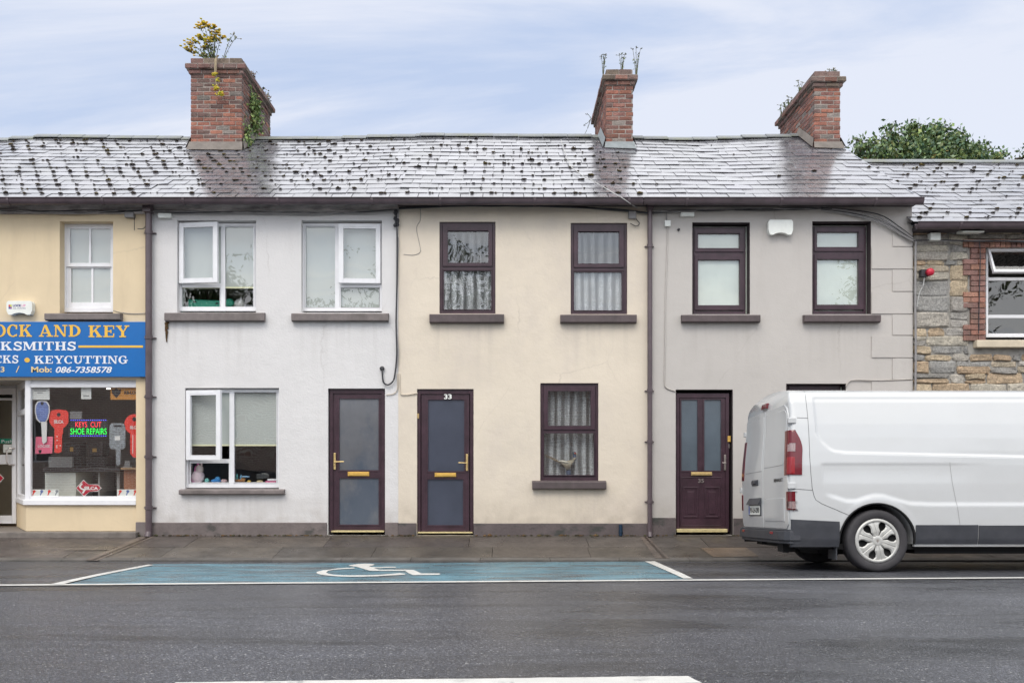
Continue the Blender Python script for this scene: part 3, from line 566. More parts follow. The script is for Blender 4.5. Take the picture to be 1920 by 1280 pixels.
# ---- sash / casement windows of the white house --------------------------------------------
def casement(house, op, fr, vb, lp, opn, hinge, hb, blinds, sl, deg, reveal=.1, mf=None, extra=None):
    """op opening, fr frame px, vb vertical mullion (a,b), opn opening light ring, lp fixed panes"""
    mf = mf or m_upvc; y = reveal
    mb = MB(); a, b, t, m = fr; mb.ring(a, b, t, m, 5, 5, 7, 7, y, y+.07); mb.pb(vb[0], vb[1], t+7, m-7, y+.001, y+.068)
    mb.pb(hb[0], hb[1], hb[2], hb[3], y+.002, y+.066)
    for r in lp: beads(mb, r, y+.012, 1.3)
    win = mb.build('window', mf, house, bevel=.0025); pane(win, lp, y+.03)
    a, b, t, m = opn; c = MB(); c.ring(a, b, t, m, 9, 9, 9, 9, y-.055, y-.005); beads(c, (a+9, b-9, t+9, m-9), y-.045, 1.3); c.pb(a+8, b-14, t+4, t+6, y-.058, y-.05)
    p = MB(); p.quad(a+9, b-9, t+9, m-9, y-.03)
    hx = X(a if hinge == 'l' else b, y); sg = -1 if hinge == 'l' else 1; ang = R(deg)*sg
    rot = lambda xx, yy, zz: (hx+(xx-hx)*math.cos(ang)-(yy-y)*math.sin(ang), y+(xx-hx)*math.sin(ang)+(yy-y)*math.cos(ang), zz)
    c.xf(rot); p.xf(rot); c.build('opening_light', mf, win, bevel=.003); p.build('pane', m_glass, win, recalc=False)
    sill(win, *sl, m_sillw, .085)
    for bl in blinds: blind(win, *bl)
    return win
xa, xb = X(278), X(747)
wh = thing('white_house', (X(512), 0, 0), 'white pebbledashed terraced house with white windows and a brown glazed door', 'house', )
o1, o2, o3, o4 = PO(332, 480, 413, 586), PO(565, 716, 413, 586), PO(347, 523, 727, 917), PO(615, 722, 728, 1003)
mb = MB(); facade(mb, xa, xb, -.1, ZT, 0, .3, [o1, o2, o3, o4]); shell(mb, xa, xb); mb.build('wall', m_white, wh, recalc=False)
roof_for(wh, X(276), X(747), .275, 1.0, seed=22)
mb = MB(); mb.box(xa, xb, -.035, 0, Z(394), ZE-.02); mb.box(xa, xb, YE, 0, Z(385)+.02, ZE-.04); mb.build('eaves_band', m_band, wh); gutter(wh, X(279), X(747)+.02)
mb = MB(); mb.box(xa, X(613), -.022, .02, -.12, Z(979)); mb.box(X(722), xb, -.022, .02, -.12, Z(979)); mb.build('plinth', m_plinth, wh, bevel=.008)
rooms(wh, xa, xb)
winA = casement(wh, o1, (334, 480, 418, 583), (414, 421), [(422, 477.5, 424, 575), (341, 412, 539, 575)], (336, 412, 418, 531), 'l', (340, 414, 531, 538), [(340, 480, 420, 538, .143)], (308, 495, 586, 602), 7)
winB = casement(wh, o2, (566, 716, 418, 583), (629, 637), [(573, 628, 424, 576), (639, 711, 539, 576)], (635, 713, 420, 531), 'r', (637, 711, 531, 538), [(571, 714, 420, 580, .143, False)], (546, 728, 587, 602), 3)
winC = casement(wh, o3, (348, 523, 729, 914), (430, 438), [(439, 519, 736, 904), (357, 429, 868, 904)], (350, 421, 732, 862), 'l', (355, 430, 860, 867), [(354, 520, 733, 833, .115)], (335, 532, 918, 927), 12, reveal=.07)
def thresh(door, a, b, t, m, mat=None, y=-.01): mb = MB(); mb.pb(a, b, t+.3, m-.6, y, .1); mb.build('threshold', mat or m_thr, door, bevel=.003)
def handle(door, x, t, m, lev, y, mat):
    mb = MB(); mb.pb(x-1.9, x+1.9, t, m, y-.012, y+.005); zc = (t+m)/2+1.; s = 1 if lev > x else -1
    mb.tube([(X(x, y), y-.01, Z(zc)), (X(x, y), y-.05, Z(zc)), (X(x+4*s, y), y-.055, Z(zc)), (X(lev, y), y-.05, Z(zc-.6))], .0075, 8)
    mb.tube([(X(x, y), y-.015, Z(m-8)), (X(x, y), y-.022, Z(m-8))], .009, 8)
    mb.build('handle', mat, door, bevel=.002)
def letter(door, a, b, t, m, y, mat): mb = MB(); mb.pb(a, b, t, m, y-.012, y+.005); mb.pb(a+1.5, b-1.5, t+1.5, m-1.2, y-.018, y-.01); mb.build('letter_plate', mat, door, bevel=.002)
# door of the white house
def glazed_door(house, fr, leaf, gls, mat_g, y=.06, ft=6, prof=True):
    mb = MB(); a, b, t, m = fr; mb.ring(a, b, t, m, ft, ft, 8, 2, y-.02, y+.07)
    a2, b2, t2, m2 = leaf
    gl = sorted(gls, key=lambda r: (r[2], r[0]))
    # leaf = plate with openings
    xs = sorted({a2, b2, *[q for r in gls for q in r[:2]]}); zs = sorted({t2, m2, *[q for r in gls for q in r[2:]]})
    for i in range(len(xs)-1):
        for j in range(len(zs)-1):
            cx_, cz_ = (xs[i]+xs[i+1])/2, (zs[j]+zs[j+1])/2
            if any(r[0] < cx_ < r[1] and r[2] < cz_ < r[3] for r in gls): continue
            mb.pb(xs[i], xs[i+1], zs[j], zs[j+1], y, y+.05)
    for r in gls:
        mb.ring(r[0]-2.5, r[1]+2.5, r[2]-2.5, r[3]+2.5, 2.6, 2.6, 2.6, 2.6, y-.008, y+.02)
    d = mb.build('door', m_rose, house, recalc=True)
    for r in gls:
        p = MB(); p.quad(*r, y+.012); p.build('pane', mat_g, d, recalc=False)
    return d
dA = glazed_door(wh, (618, 722, 729, 996), (624, 720, 737, 994), [(636, 710, 747, 881), (636, 710, 896, 983)], m_obsA)
thresh(dA, 621, 720, 994, 998); handle(dA, 627.5, 849, 880, 646, .05, m_brass); letter(dA, 652, 692, 884, 892, .05, m_gold)
# ---- ivory house 33 -------------------------------------------------------------------
xa, xb = X(747), X(1217)
iv = thing('ivory_house', (X(982), 0, 0), 'cream rendered terraced house with brown windows and number 33 on its door', 'house')
o1, o2, o3, o4 = PO(824, 929, 416, 588), PO(1070, 1176, 418, 589), PO(1013, 1122, 718, 902), PO(782, 888, 729, 1003)
mb = MB(); facade(mb, xa, xb, -.1, ZT, -.006, .3, [o1, o2, o3, o4]); shell(mb, xa, xb); mb.build('wall', m_ivory, iv, recalc=False)
roof_for(iv, X(747), X(1213), .305, 1.0, seed=33)
mb = MB(); mb.box(xa, xb, YE, -.006, Z(388), ZE-.04); mb.build('soffit', m_soff, iv); gutter(iv, X(747)+.02, X(1200))
mb = MB(); mb.box(xa, X(781), -.03, .02, -.12, Z(980)); mb.box(X(888), xb-.01, -.03, .02, -.12, Z(980.5)); mb.build('plinth', m_plinthd, iv, bevel=.008)
rooms(iv, xa, xb)
def rosewin(house, op, top, bot, ring_top, y, sl, sm, ring_bot=None, reveal=None):
    a, b, t, m = op; mb = MB(); mb.ring(a, b, t, m, 5, 5, 6, 6, y, y+.07); zt = ring_top[3]
    mb.pb(a+5, b-5, zt, zt+7, y+.001, y+.065)
    mb.ring(*ring_top, top[0]-ring_top[0], ring_top[1]-top[1], top[2]-ring_top[2], ring_top[3]-top[3], y-.018, y+.04); beads(mb, top, y-.008, 1.2)
    if ring_bot: mb.ring(*ring_bot, bot[0]-ring_bot[0], ring_bot[1]-bot[1], bot[2]-ring_bot[2], ring_bot[3]-bot[3], y-.018, y+.04)
    else: mb.ring(a+5, b-5, zt+7, m-6, bot[0]-a-5, b-5-bot[1], bot[2]-zt-7, m-6-bot[3], y+.012, y+.05)
    beads(mb, bot, y+.0, 1.2)
    win = mb.build('window', m_rose, house, bevel=.002); pane(win, [top, bot], y+.02); sill(win, *sl, sm, .1); return win
w1 = rosewin(iv, (824.5, 928.5, 416.5, 588), (839.5, 915.5, 432.5, 492.5), (832, 921, 507.5, 580), (830, 923, 421, 499), .03, (805, 945, 588.5, 605), m_silld); 
lace(w1, 828, 925, 420, 500, .082, 7, mat=m_lacet); lace(w1, 828, 925, 500, 586, .082, 7)
w2 = rosewin(iv, (1070.5, 1175.5, 418, 589), (1084, 1161, 434, 494), (1076.5, 1166, 510, 581.5), (1076, 1170, 423, 501), .03, (1051, 1194, 589.5, 605), m_silld); lace(w2, 1075, 1172, 420, 502, .082, 5, mat=m_lacet); lace(w2, 1075, 1172, 502, 588, .082, 5)
w3 = rosewin(iv, (1013.5, 1121.5, 718.5, 901), (1027.5, 1107.5, 733, 797.5), (1020, 1114, 812, 890), (1019, 1116, 724, 805), .03, (998, 1137, 902, 917), m_silld); lace(w3, 1016, 1119, 722, 899, .19, 6)
mb = MB(); mb.box(X(1016), X(1119), .1, .3, Z(896)-.02, Z(896)); mb.build('window_board', m_upvc, w3)
dB = glazed_door(iv, (782.5, 887.5, 730, 999), (790, 880, 738, 996), [(802.5, 870.5, 749, 883), (801.5, 868.5, 898, 984)], m_obsB, y=.045)
thresh(dB, 783, 886, 996.5, 1000); handle(dB, 875.5, 851, 882, 860, .035, m_brass); letter(dB, 815, 855, 886, 893.5, .035, m_gold)
text(dB, '33', 'house_number', m_pw, 832.5, 847, 738.5, 748, .022, bold=.03)
mb = MB(); mb.pb(782, 785.5, 775, 784, .015, .03); mb.build('hinge', m_brass, dB)
# ---- grey house 35 ----------------------------------------------------------------------
xa, xb = X(1217), X(1710)
gh = thing('grey_house', (X(1465), 0, 0), 'grey rendered end of terrace house with raised quoins, brown windows and door 35', 'house')
o1, o2, o3, o4 = PO(1298, 1406, 417, 589), PO(1523, 1633, 415, 589), PO(1474, 1586, 719, 902), PO(1267, 1374, 730, 1003)
mb = MB(); facade(mb, xa, xb, -.1, ZT, 0, .3, [o1, o2, o3, o4]); shell(mb, xa, xb)
for i, (t, m) in enumerate(((421, 462), (464, 504), (506, 546), (548, 588), (590, 628), (630, 670), (672, 711), (713, 752), (754, 793), (795, 834), (836, 875), (877, 916), (918, 955))):
    mb.box(X(1673 if i % 2 == 0 else 1634), xb-.001+.004, -.014, .0, Z(m), Z(t))
mb.build('wall', m_grey, gh, recalc=False)
xr = lambda s: 5.97-.1*s/SL
roof_for(gh, X(1213), 5.97, .40, .09, xr=xr, seed=44)
mb = MB(); mb.box(xa, xb+.01, YE, 0, Z(388), ZE-.05); mb.build('soffit', m_soff, gh); gutter(gh, X(1200)+.01, 5.965)
mb = MB(); mb.add([(xb-.002, .0, ZT-.02), (5.955, YE, ZE-.03), (5.86, 3.3, ZE+2.08), (xb-.002, 3.3, ZE+2.05)], [(0, 1, 2, 3)]); mb.build('verge', m_cem, gh, recalc=False)
mb = MB(); mb.box(xa+.03, X(1266), -.03, .02, -.12, Z(970)); mb.box(X(1375), xb, -.03, .02, -.12, Z(971)); mb.build('plinth', m_plinthd, gh, bevel=.008)
rooms(gh, xa, xb)
def lining(win, op, t=.004):
    a, b, c, d = op; mb = MB(); mb.box(a+.001, a+t, -.003, .3, c, d); mb.box(b-t, b-.001, -.003, .3, c, d); mb.box(a+t, b-t, -.003, .3, d-t, d-.001)
    mb.build('reveal', m_reveal, win)
w4 = rosewin(gh, (1300, 1398, 426, 589), (1309, 1387, 437.5, 465), (1309, 1387, 487, 572), (1303, 1395, 429, 472), .12, (1279, 1426, 590, 604), m_silld, ring_bot=(1303, 1395, 477, 581)); lining(w4, o1)
w4.children[0]; blind(w4, 1300, 1400, 425, 588, .153, False, m_curt, 'curtain')
w5 = rosewin(gh, (1524, 1624, 424, 589), (1532, 1610, 435, 463), (1532, 1610, 486, 571), (1527, 1620, 427, 471), .12, (1509, 1652, 590, 604), m_silld, ring_bot=(1527, 1620, 476, 580)); lining(w5, o2); blind(w5, 1522, 1628, 423, 588, .153, False, m_curt, 'curtain')
# keep the lower bot panes right
w6 = rosewin(gh, (1475, 1576, 721, 902), (1484, 1562, 733, 780), (1484, 1562, 800, 884), (1479, 1572, 724, 786), .12, (1455, 1606, 903, 917), m_silld, ring_bot=(1479, 1572, 791, 893)); lining(w6, o3); blind(w6, 1474, 1580, 725, 900, .153, False, m_curt, 'curtain')
dC = glazed_door(gh, (1268, 1367, 737, 996), (1275, 1361, 744, 991), [(1277.5, 1308, 749, 882), (1320.5, 1352, 749, 882)], m_obsC, y=.07, ft=6)
lining(dC, o4)
mb = MB()
for a, b in ((1281, 1310), (1321, 1350)):
    mb.ring(a, b, 912, 970, 3, 3, 3, 3, .058, .075); mb.pb(a+8, b-8, 921, 963, .06, .075)
mb.ring(1276.5, 1353.5, 894, 986, 1.5, 1.5, 1.5, 1.5, .062, .075)
mb.build('raised_panel', m_rose, dC, bevel=.004)
thresh(dC, 1269, 1364, 991, 998); handle(dC, 1359.5, 852, 881, 1353, .06, m_chrome); letter(dC, 1296, 1335, 884.5, 891, .06, m_brass)
text(dC, '35', 'house_number', m_chrome, 1309, 1320, 897, 904.5, .055, bold=.02)
text(dC, '0', 'house_number', m_chrome, 1365.5, 1368.5, 832, 839.5, .047, bold=.0)
mb = MB(); mb.pb(1364.5, 1370, 817, 828, .04, .055); mb.build('door_bell', m_gold, dC, bevel=.002)
# ---- stone house ------------------------------------------------------------------------
xa, xb = X(1712), X(2420); dz = (Z(418, -.25)-Z(373, -.25)); zt = ZT+dz
sh = thing('stone_house', (X(1900), 0, 0), 'rubble stone house with brick dressed window and mossy slate roof, lower than its neighbours', 'house')
y_ = .05; opw = (X(1849), X(1960), Z(636), Z(463)); opd = (X(1849), X(1960), Z(905), Z(760)); opd2 = (X(2050), X(2160), Z(1000), Z(760)); opw2 = (X(2050), X(2160), Z(636), Z(463))
mb = MB(); facade(mb, xa, xb, -.1, zt, y_, .35, [opw, opd, opd2, opw2]); shell(mb, xa, xb, zt); pw = mb.build('wall', m_pointing, sh, recalc=False)
random.seed(3); stn = MB(); z = -.05
tones = [(.48, .44, .38), (.42, .39, .35), (.54, .49, .40), (.52, .39, .26), (.36, .34, .31), (.56, .45, .31), (.44, .41, .37), (.52, .44, .33), (.33, .32, .30), (.56, .51, .42), (.48, .35, .23)]
brk = [X(1808), X(1849)]
def in_open(a, b, z0, z1):
    for o in (opw, opd, opd2, opw2):
        if b > o[0]-.31 and a < o[1]+.31 and z1 > o[2]-(.12 if o in (opw, opw2) else 0) and z0 < o[3]+.1: return True
    return False
while z < zt-.05:
    hh = random.choice((.07, .1, .12, .15, .18, .23))
    x = xa+.005
    while x < xb:
        ww = hh*random.uniform(1.2, 4.2); ww = max(.12, min(ww, .55)); b = min(x+ww, xb-.005)
        rows_ = [(z, z+hh)]
        if hh > .12 and random.random() < .4: zz = z+hh*random.uniform(.4, .6); rows_ = [(z, zz), (zz, z+hh)]
        for (za, zb) in rows_:
            hit = [o for o in (opw, opd, opd2, opw2) if b > o[0]-.31 and x < o[1]+.31 and zb > o[2]-(.12 if o in (opw, opw2) else 0) and za < o[3]+.1]
            if hit:
                o = hit[0]
                if x < o[0]-.30: b = o[0]-.235
                else: continue

            j = lambda s: random.uniform(-s, s)
            gpx = .008; pts = [(x+gpx+abs(j(.025)), za+gpx*.5+j(.014)), ((x+b)/2+j(.05), za+j(.012)), (b-gpx-abs(j(.025)), za+gpx*.5+j(.014)), (b-gpx*.6+j(.008), (za+zb)/2), (b-gpx-abs(j(.03)), zb-gpx*.5+j(.014)), ((x+b)/2+j(.05), zb+j(.012)), (x+gpx+abs(j(.03)), zb-gpx*.5+j(.014)), (x+gpx*.6+j(.008), (za+zb)/2)]
            cz_, cxx = (za+zb)/2, (x+b)/2; dep = random.uniform(.0, .035); n = len(pts)
            fr_ = [(cxx+(p[0]-cxx)*.86, y_-.012-dep+j(.008), cz_+(p[1]-cz_)*.78) for p in pts]; mid = [(p[0], y_-.002-dep*.5, p[1]) for p in pts]; bk = [(p[0], y_+.02, p[1]) for p in pts]
            k = random.uniform(.82, 1.08); t_ = random.choice(tones); cc = tuple(c*k for c in t_)
            vv = fr_+mid+bk; stn.add(vv, [tuple(range(n))]+[(i, (i+1) % n, n+(i+1) % n, n+i) for i in range(n)]+[(n+i, n+(i+1) % n, 2*n+(i+1) % n, 2*n+i) for i in range(n)], cc)
        x = b if b-x > .03 else x+.06
        if b >= xb-.006: break
    z += hh
stn.build('stonework', m_stone, pw)
bq = MB(); random.seed(9)
def bcol(): 
    k = random.uniform(.7, 1.15); return random.choice([(.46*k, .23*k, .17*k), (.42*k, .23*k, .18*k), (.36*k, .21*k, .18*k), (.50*k, .27*k, .19*k)])
for o in (opw, opw2):
    z = o[2]-.02; i = 0
    while z < o[3]-.01:
        wl = (.33, .33, .33, .22, .22, .22)[i % 6]; cutp = (1/3, 2/3)[i % 2] if wl == .33 else (.5, 1)[i % 2]
        for sgn, e in ((-1, o[0]), (1, o[1])):
            for kk in range(2):
                u0, u1 = ((0, cutp), (cutp, 1))[kk]
                if u1-u0 < .05: continue
                a = e+sgn*wl*u0; b = e+sgn*wl*u1; a, b = min(a, b), max(a, b); bq.box(a+.004, b-.004, y_-.045, y_+.25 if kk == 0 else y_+.02, z+.004, z+.074, bcol(), .002)
        z += .08; i += 1
    x = o[0]-.33
    while x < o[1]+.33: bq.box(x+.003, x+.072, y_-.045, y_+.1, o[3]+.0, o[3]+.115, bcol(), .002); x += .078
bq.build('brick_surround', m_brick, sh, bevel=.004)
roof_for(sh, X(1700), xb, .34, 1.1, dz=dz, rows=16, sl=3.75, seed=55)
mb = MB(); mb.box(xa-.02, xb, YE, y_, zt-.06, ZE+dz-.04); mb.build('soffit', m_soff, sh); gutter(sh, X(1702), xb, dz)
mb = MB(); mb.ring(1849, 1960, 463, 632, 4, 4, 7, 7, .14, .2); mb.pb(1853, 1956, 520, 526, .141, .198); mb.pb(1853, 1956, 590, 596, .2, .23)
wS = mb.build('window', m_upvc, sh, bevel=.003); pane(wS, [(1853, 1956, 526, 625)], .17)
c = MB(); c.ring(1852, 1957, 466, 521, 4, 4, 6, 6, .08, .13); p = MB(); p.quad(1856, 1953, 472, 515, .105)
zc_ = Z(466, .1); ra = R(-24); rot = lambda xx, yy, zz: (xx, .12+(yy-.12)*math.cos(ra)-(zz-zc_)*math.sin(ra)*-1*-1, zc_+(zz-zc_)*math.cos(ra)+(yy-.12)*math.sin(ra))
rot = lambda xx, yy, zz: (xx, .12+(yy-.12)*math.cos(ra)-(zz-zc_)*math.sin(ra), zc_+(yy-.12)*math.sin(ra)+(zz-zc_)*math.cos(ra))
ra = R(26) if rot(0, .12, zc_-1)[1] > .12 else ra
c.xf(rot); p.xf(rot); c.build('opening_light', m_upvc, wS, bevel=.003); p.build('pane', m_glass, wS, recalc=False)
mb = MB(); mb.box(X(1828), X(1985), -.06, .2, Z(651, -.06), Z(637, -.06)); mb.build('sill', M('sill_cream', (.58, .5, .38), .8, .1, 6, .4, 40, .006), wS, bevel=.012)
mb = MB(); mb.ring(2050, 2160, 463, 636, 4, 4, 7, 7, .14, .2); w7 = mb.build('window', m_upvc, sh); pane(w7, [(2054, 2156, 470, 629)], .17); mb = MB(); mb.box(X(2030), X(2180), -.06, .2, Z(651, -.06), Z(637, -.06)); mb.build('sill', m_sillw, w7, bevel=.012)
mb = MB(); mb.ring(1849, 1960, 760, 905, 4, 4, 7, 7, .14, .2); w7 = mb.build('window', m_upvc, sh); pane(w7, [(1853, 1956, 767, 898)], .17)
mb = MB(); mb.pb(2050, 2160, 760, 1000, .15, .2); mb.build('door', m_rose, sh)
mb = MB(); mb.box(xa+.05, xb, .35, 6.8, 2.3, 2.45); mb.box(xa+.05, xb, 3.2, 3.3, 0, zt); mb.build('interior', m_room, sh)
# ---- drainpipes -------------------------------------------------------------------------
def pipe(house, px0, px1, ytop, clips, hop, ybend=-.06):
    r = (X(px1)-X(px0))/2*.92; xc = (X(px0)+X(px1))/2; mb = MB(); yv = -.07
    mb.tube([(xc, yv, -.0), (xc, yv, 1.0), (xc, yv, 2.5), (xc, yv, Z(ytop))], r, 12)
    for c in clips: mb.tube([(xc, yv, Z(c+3)), (xc, yv, Z(c-3))], r*1.22, 12); mb.box(xc-r*1.9, xc+r*1.9, -.03, -.0, Z(c+1), Z(c-1))
    mb.box(xc-r*1.25, xc+r*1.25, -.16, -.02, Z(hop[1]), Z(hop[0])); mb.tube([(xc, yv, .05), (xc, yv-.03, -.02)], r*1.05, 12)
    return mb.build('drainpipe', m_pipe, house, bevel=.003)
pipe(shop, 276, 289, 392, (438, 634, 744, 856, 951), (381, 402)); pipe(iv, 1212, 1222, 392, (463, 733, 828, 940), (386, 396))
# ---- chimneys ---------------------------------------------------------------------------
def bricks(mb, x0, x1, y0, y1, z0, z1, colf, ch=.075, bl=.225):
    n = max(1, round((z1-z0)/ch)); h = (z1-z0)/n
    for i in range(n):
        za, zb = z0+i*h+.006, z0+(i+1)*h-.006
        for face in range(3):
            if face == 0: L0, L1 = x0, x1
            else: L0, L1 = y0+.1, y1
            u = L0-(bl/2 if i % 2 else 0)*(1 if face == 0 else 1)
            while u < L1-.02:
                a, b = max(u, L0)+.006, min(u+bl, L1)-.006; u += bl
                if b-a < .03: continue
                jt = random.uniform(-.005, .005); cc = colf(za)
                if face == 0: mb.box(a-(.006 if a < L0+.01 else 0), b+(.006 if b > L1-.01 else 0), y0+jt, y0+.09, za, zb, cc, .003)
                elif face == 1: mb.box(x0+jt, x0+.09, a, b, za, zb, cc, .003)
                else: mb.box(x1-.09, x1+jt, a, b, za, zb, cc, .003)
def chimney(house, x0, x1, y0, y1, zb, zt, corb, seed, red=1., dark=0.):
    random.seed(seed)
    zc = zt-corb*.077*4
    def cf(z):
        u = (z-zb)/(zt-zb); k = random.uniform(.6, 1.1)*(1.0-.15*u)
        base = random.choice([(.45, .19, .135), (.40, .19, .15), (.36, .18, .15), (.50, .22, .15)])
        if random.random() < dark*u+.05: base = (.27, .17, .15)
        if random.random() < .06: base = (.36, .33, .30)
        return tuple(c*k for c in base)
    def cg(z):
        k = random.uniform(.7, 1.15); return tuple(c*k for c in random.choice([(.30, .17, .15), (.34, .18, .14), (.26, .18, .16), (.22, .18, .14)]))
    mb = MB(); bricks(mb, x0, x1, y0, y1, zb, zt-.29, cf)
    bricks(mb, x0-.03, x1+.03, y0-.03, y1+.03, zt-.29, zt-.215, cg); bricks(mb, x0-.075, x1+.075, y0-.075, y1+.075, zt-.215, zt-.13, cg)
    bricks(mb, x0+.0, x1-.0, y0-.0, y1+.0, zt-.13, zt, cg, ch=.13)
    ch = mb.build('chimney', m_brick, house, bevel=.006, segs=1)
    co = MB(); co.box(x0+.007, x1-.007, y0+.007, y1-.007, zb-.1, zt-.01); co.box(x0-.02, x1+.02, y0-.02, y1+.02, zt-.285, zt-.22); co.box(x0-.062, x1+.062, y0-.062, y1+.062, zt-.21, zt-.135)
    co.box(x0-.07, x1+.07, y0-.07, y1+.07, zt-.135, zt-.125)
    co.build('chimney_core', m_mortar, ch)
    fl = MB(); s0 = (y0-YE)/math.cos(TP)
    fl.add([rp(x0-.04, s0-.12, .03), rp(x1+.04, s0-.12, .03), (x1+.015, y0-.02, rp(0, s0)[2]+.10), (x0-.015, y0-.02, rp(0, s0)[2]+.10)], [(0, 1, 2, 3)])
    sr_ = SL+.02
    for xx, sg in ((x0, -1), (x1, 1)):
        k = 7
        for i in range(k):
            sa = s0-.1+(sr_-s0+.1)*i/k; sb = s0-.1+(sr_-s0+.1)*(i+1)/k
            top = max(sa, s0)
            fl.add([rp(xx+sg*.07, sa, .035), rp(xx+sg*.07, sb, .035), (xx+sg*.014, rp(0, sb)[1], rp(0, sb)[2]+.17), (xx+sg*.014, rp(0, top)[1], rp(0, top)[2]+.17)], [(0, 1, 2, 3)])
    fl.build('flashing', m_lead if seed == 62 else m_cem, ch, recalc=False); return ch
dF = 2.54
c1_ = chimney(wh, X(357.5, dF), X(453.5, dF), dF, 4.42, Z(292, dF), Z(108.5, dF), 1, 61, dark=.8)
c2_ = chimney(iv, X(1136.5, dF), X(1187, dF), dF, 4.5, Z(292, dF), Z(129.5, dF), 1, 62)
c3_ = chimney(gh, X(1527, dF), X(1576, dF), dF, 4.5, Z(300, dF), Z(133, dF), 1, 63)
# ---------------------------------------------------------------- shop sign with slab lettering
m_sign = M('sign_blue', (.0, .125, .41), .3, .04, 3); m_yel = M('sign_yellow', (.78, .47, .055), .45, .04); m_swh = M('sign_white', (.74, .76, .80), .45, .04)
def rc(a, b, c, d): return [(a, c), (b, c), (b, d), (a, d)]
def arc(cx, cy, rx, ry, ix, iy, a0, a1, n=14):
    o = []
    for i in range(n):
        t0, t1 = R(a0+(a1-a0)*i/n), R(a0+(a1-a0)*(i+1)/n)
        o.append([(cx+rx*math.cos(t0), cy+ry*math.sin(t0)), (cx+rx*math.cos(t1), cy+ry*math.sin(t1)), (cx+ix*math.cos(t1), cy+iy*math.sin(t1)), (cx+ix*math.cos(t0), cy+iy*math.sin(t0))])
    return o
sf_ = lambda a, b, y: rc(a, b, y, y+.1)
def ribbon(pts, w):
    o = []
    for (a, b), (c, d) in zip(pts, pts[1:]):
        l = math.hypot(c-a, d-b); nx, ny = -(d-b)/l*w/2, (c-a)/l*w/2; ex, ey = (c-a)/l*w*.12, (d-b)/l*w*.12
        o.append([(a+nx-ex, b+ny-ey), (c+nx+ex, d+ny+ey), (c-nx+ex, d-ny+ey), (a-nx-ex, b-ny-ey)])
    return o
GL = {
 'K': ([rc(.1, .32, 0, 1), sf_(0, .44, 0), sf_(0, .44, .9), [(.3, .36), (.3, .5), (.7, .92), (.84, .92)], [(.40, .56), (.56, .68), (.94, .08), (.68, .08)], sf_(.54, .92, .9), sf_(.56, 1.02, 0)], 1.04),
 'O': (arc(.47, .5, .46, .52, .24, .42, 0, 360, 26), .96), 'C': (arc(.47, .5, .46, .52, .24, .42, 48, 312, 20)+[rc(.70, .82, .62, .98), rc(.72, .8, .04, .22)], .9),
 'G': (arc(.47, .5, .46, .52, .24, .42, 48, 330, 20)+[rc(.70, .8, .64, .98), rc(.64, .84, .05, .42), sf_(.5, .98, .38)], .98),
 'L': ([rc(.1, .32, 0, 1), sf_(0, .44, .9), rc(0, .8, 0, .1), rc(.72, .8, .1, .34)], .86),
 'A': ([[(.10, .08), (.21, .08), (.52, 1), (.40, 1)], [(.38, 1), (.58, 1), (.94, .08), (.70, .08)], rc(.24, .74, .27, .36), sf_(0, .36, 0), sf_(.58, 1.06, 0)], 1.06),
 'N': ([rc(.1, .2, 0, 1), [(.06, 1), (.32, 1), (.88, 0), (.72, 0)], rc(.78, .88, 0, 1), sf_(.64, 1.02, .9), sf_(0, .34, 0), sf_(0, .3, .9)], 1.04),
 'D': ([rc(.1, .32, 0, 1), sf_(0, .34, 0), sf_(0, .34, .9)]+arc(.32, .5, .58, .5, .36, .4, -90, 90, 14), .95),
 'E': ([rc(.1, .32, 0, 1), rc(0, .8, 0, .1), rc(0, .8, .9, 1), rc(.72, .8, .1, .32), rc(.72, .8, .68, .9), rc(.32, .58, .45, .55), rc(.52, .6, .35, .65)], .86),
 'Y': ([[(.08, .92), (.34, .92), (.60, .42), (.42, .42)], [(.52, .46), (.60, .42), (.88, .92), (.76, .92)], rc(.4, .62, 0, .46), sf_(.26, .76, 0), sf_(0, .44, .9), sf_(.64, 1.0, .9)], .98),
 'S': (ribbon([(.68, .74), (.6, .9), (.4, .95), (.2, .88), (.15, .72), (.24, .58), (.5, .48), (.66, .36), (.68, .2), (.56, .07), (.36, .04), (.18, .1), (.1, .26)], .17)+[rc(.66, .74, .66, 1), rc(.04, .12, 0, .34)], .80),
 'M': ([rc(.1, .2, 0, 1), [(.08, 1), (.34, 1), (.66, .1), (.5, .1)], [(.5, .1), (.6, .1), (.98, 1), (.86, 1)], rc(.86, 1.08, 0, 1), sf_(0, .32, 0), sf_(.76, 1.2, 0), sf_(0, .3, .9), sf_(.86, 1.2, .9)], 1.22),
 'I': ([rc(.12, .34, 0, 1), sf_(0, .46, 0), sf_(0, .46, .9)], .5),
 'T': ([rc(.0, .86, .9, 1), rc(.32, .54, 0, .9), rc(0, .08, .66, .9), rc(.78, .86, .66, .9), sf_(.2, .66, 0)], .9),
 'H': ([rc(.1, .32, 0, 1), rc(.66, .88, 0, 1), sf_(0, .42, 0), sf_(0, .42, .9), sf_(.56, .98, 0), sf_(.56, .98, .9), rc(.32, .66, .45, .55)], 1.0),
 'U': ([rc(.1, .32, .34, 1), rc(.74, .84, .34, 1), sf_(0, .44, .9), sf_(.6, .98, .9)]+arc(.47, .36, .37, .38, .16, .27, 180, 360, 12), .98), ' ': ([], .45), '•': (arc(.3, .45, .26, .28, .0, .0, 0, 360, 16), .6)}
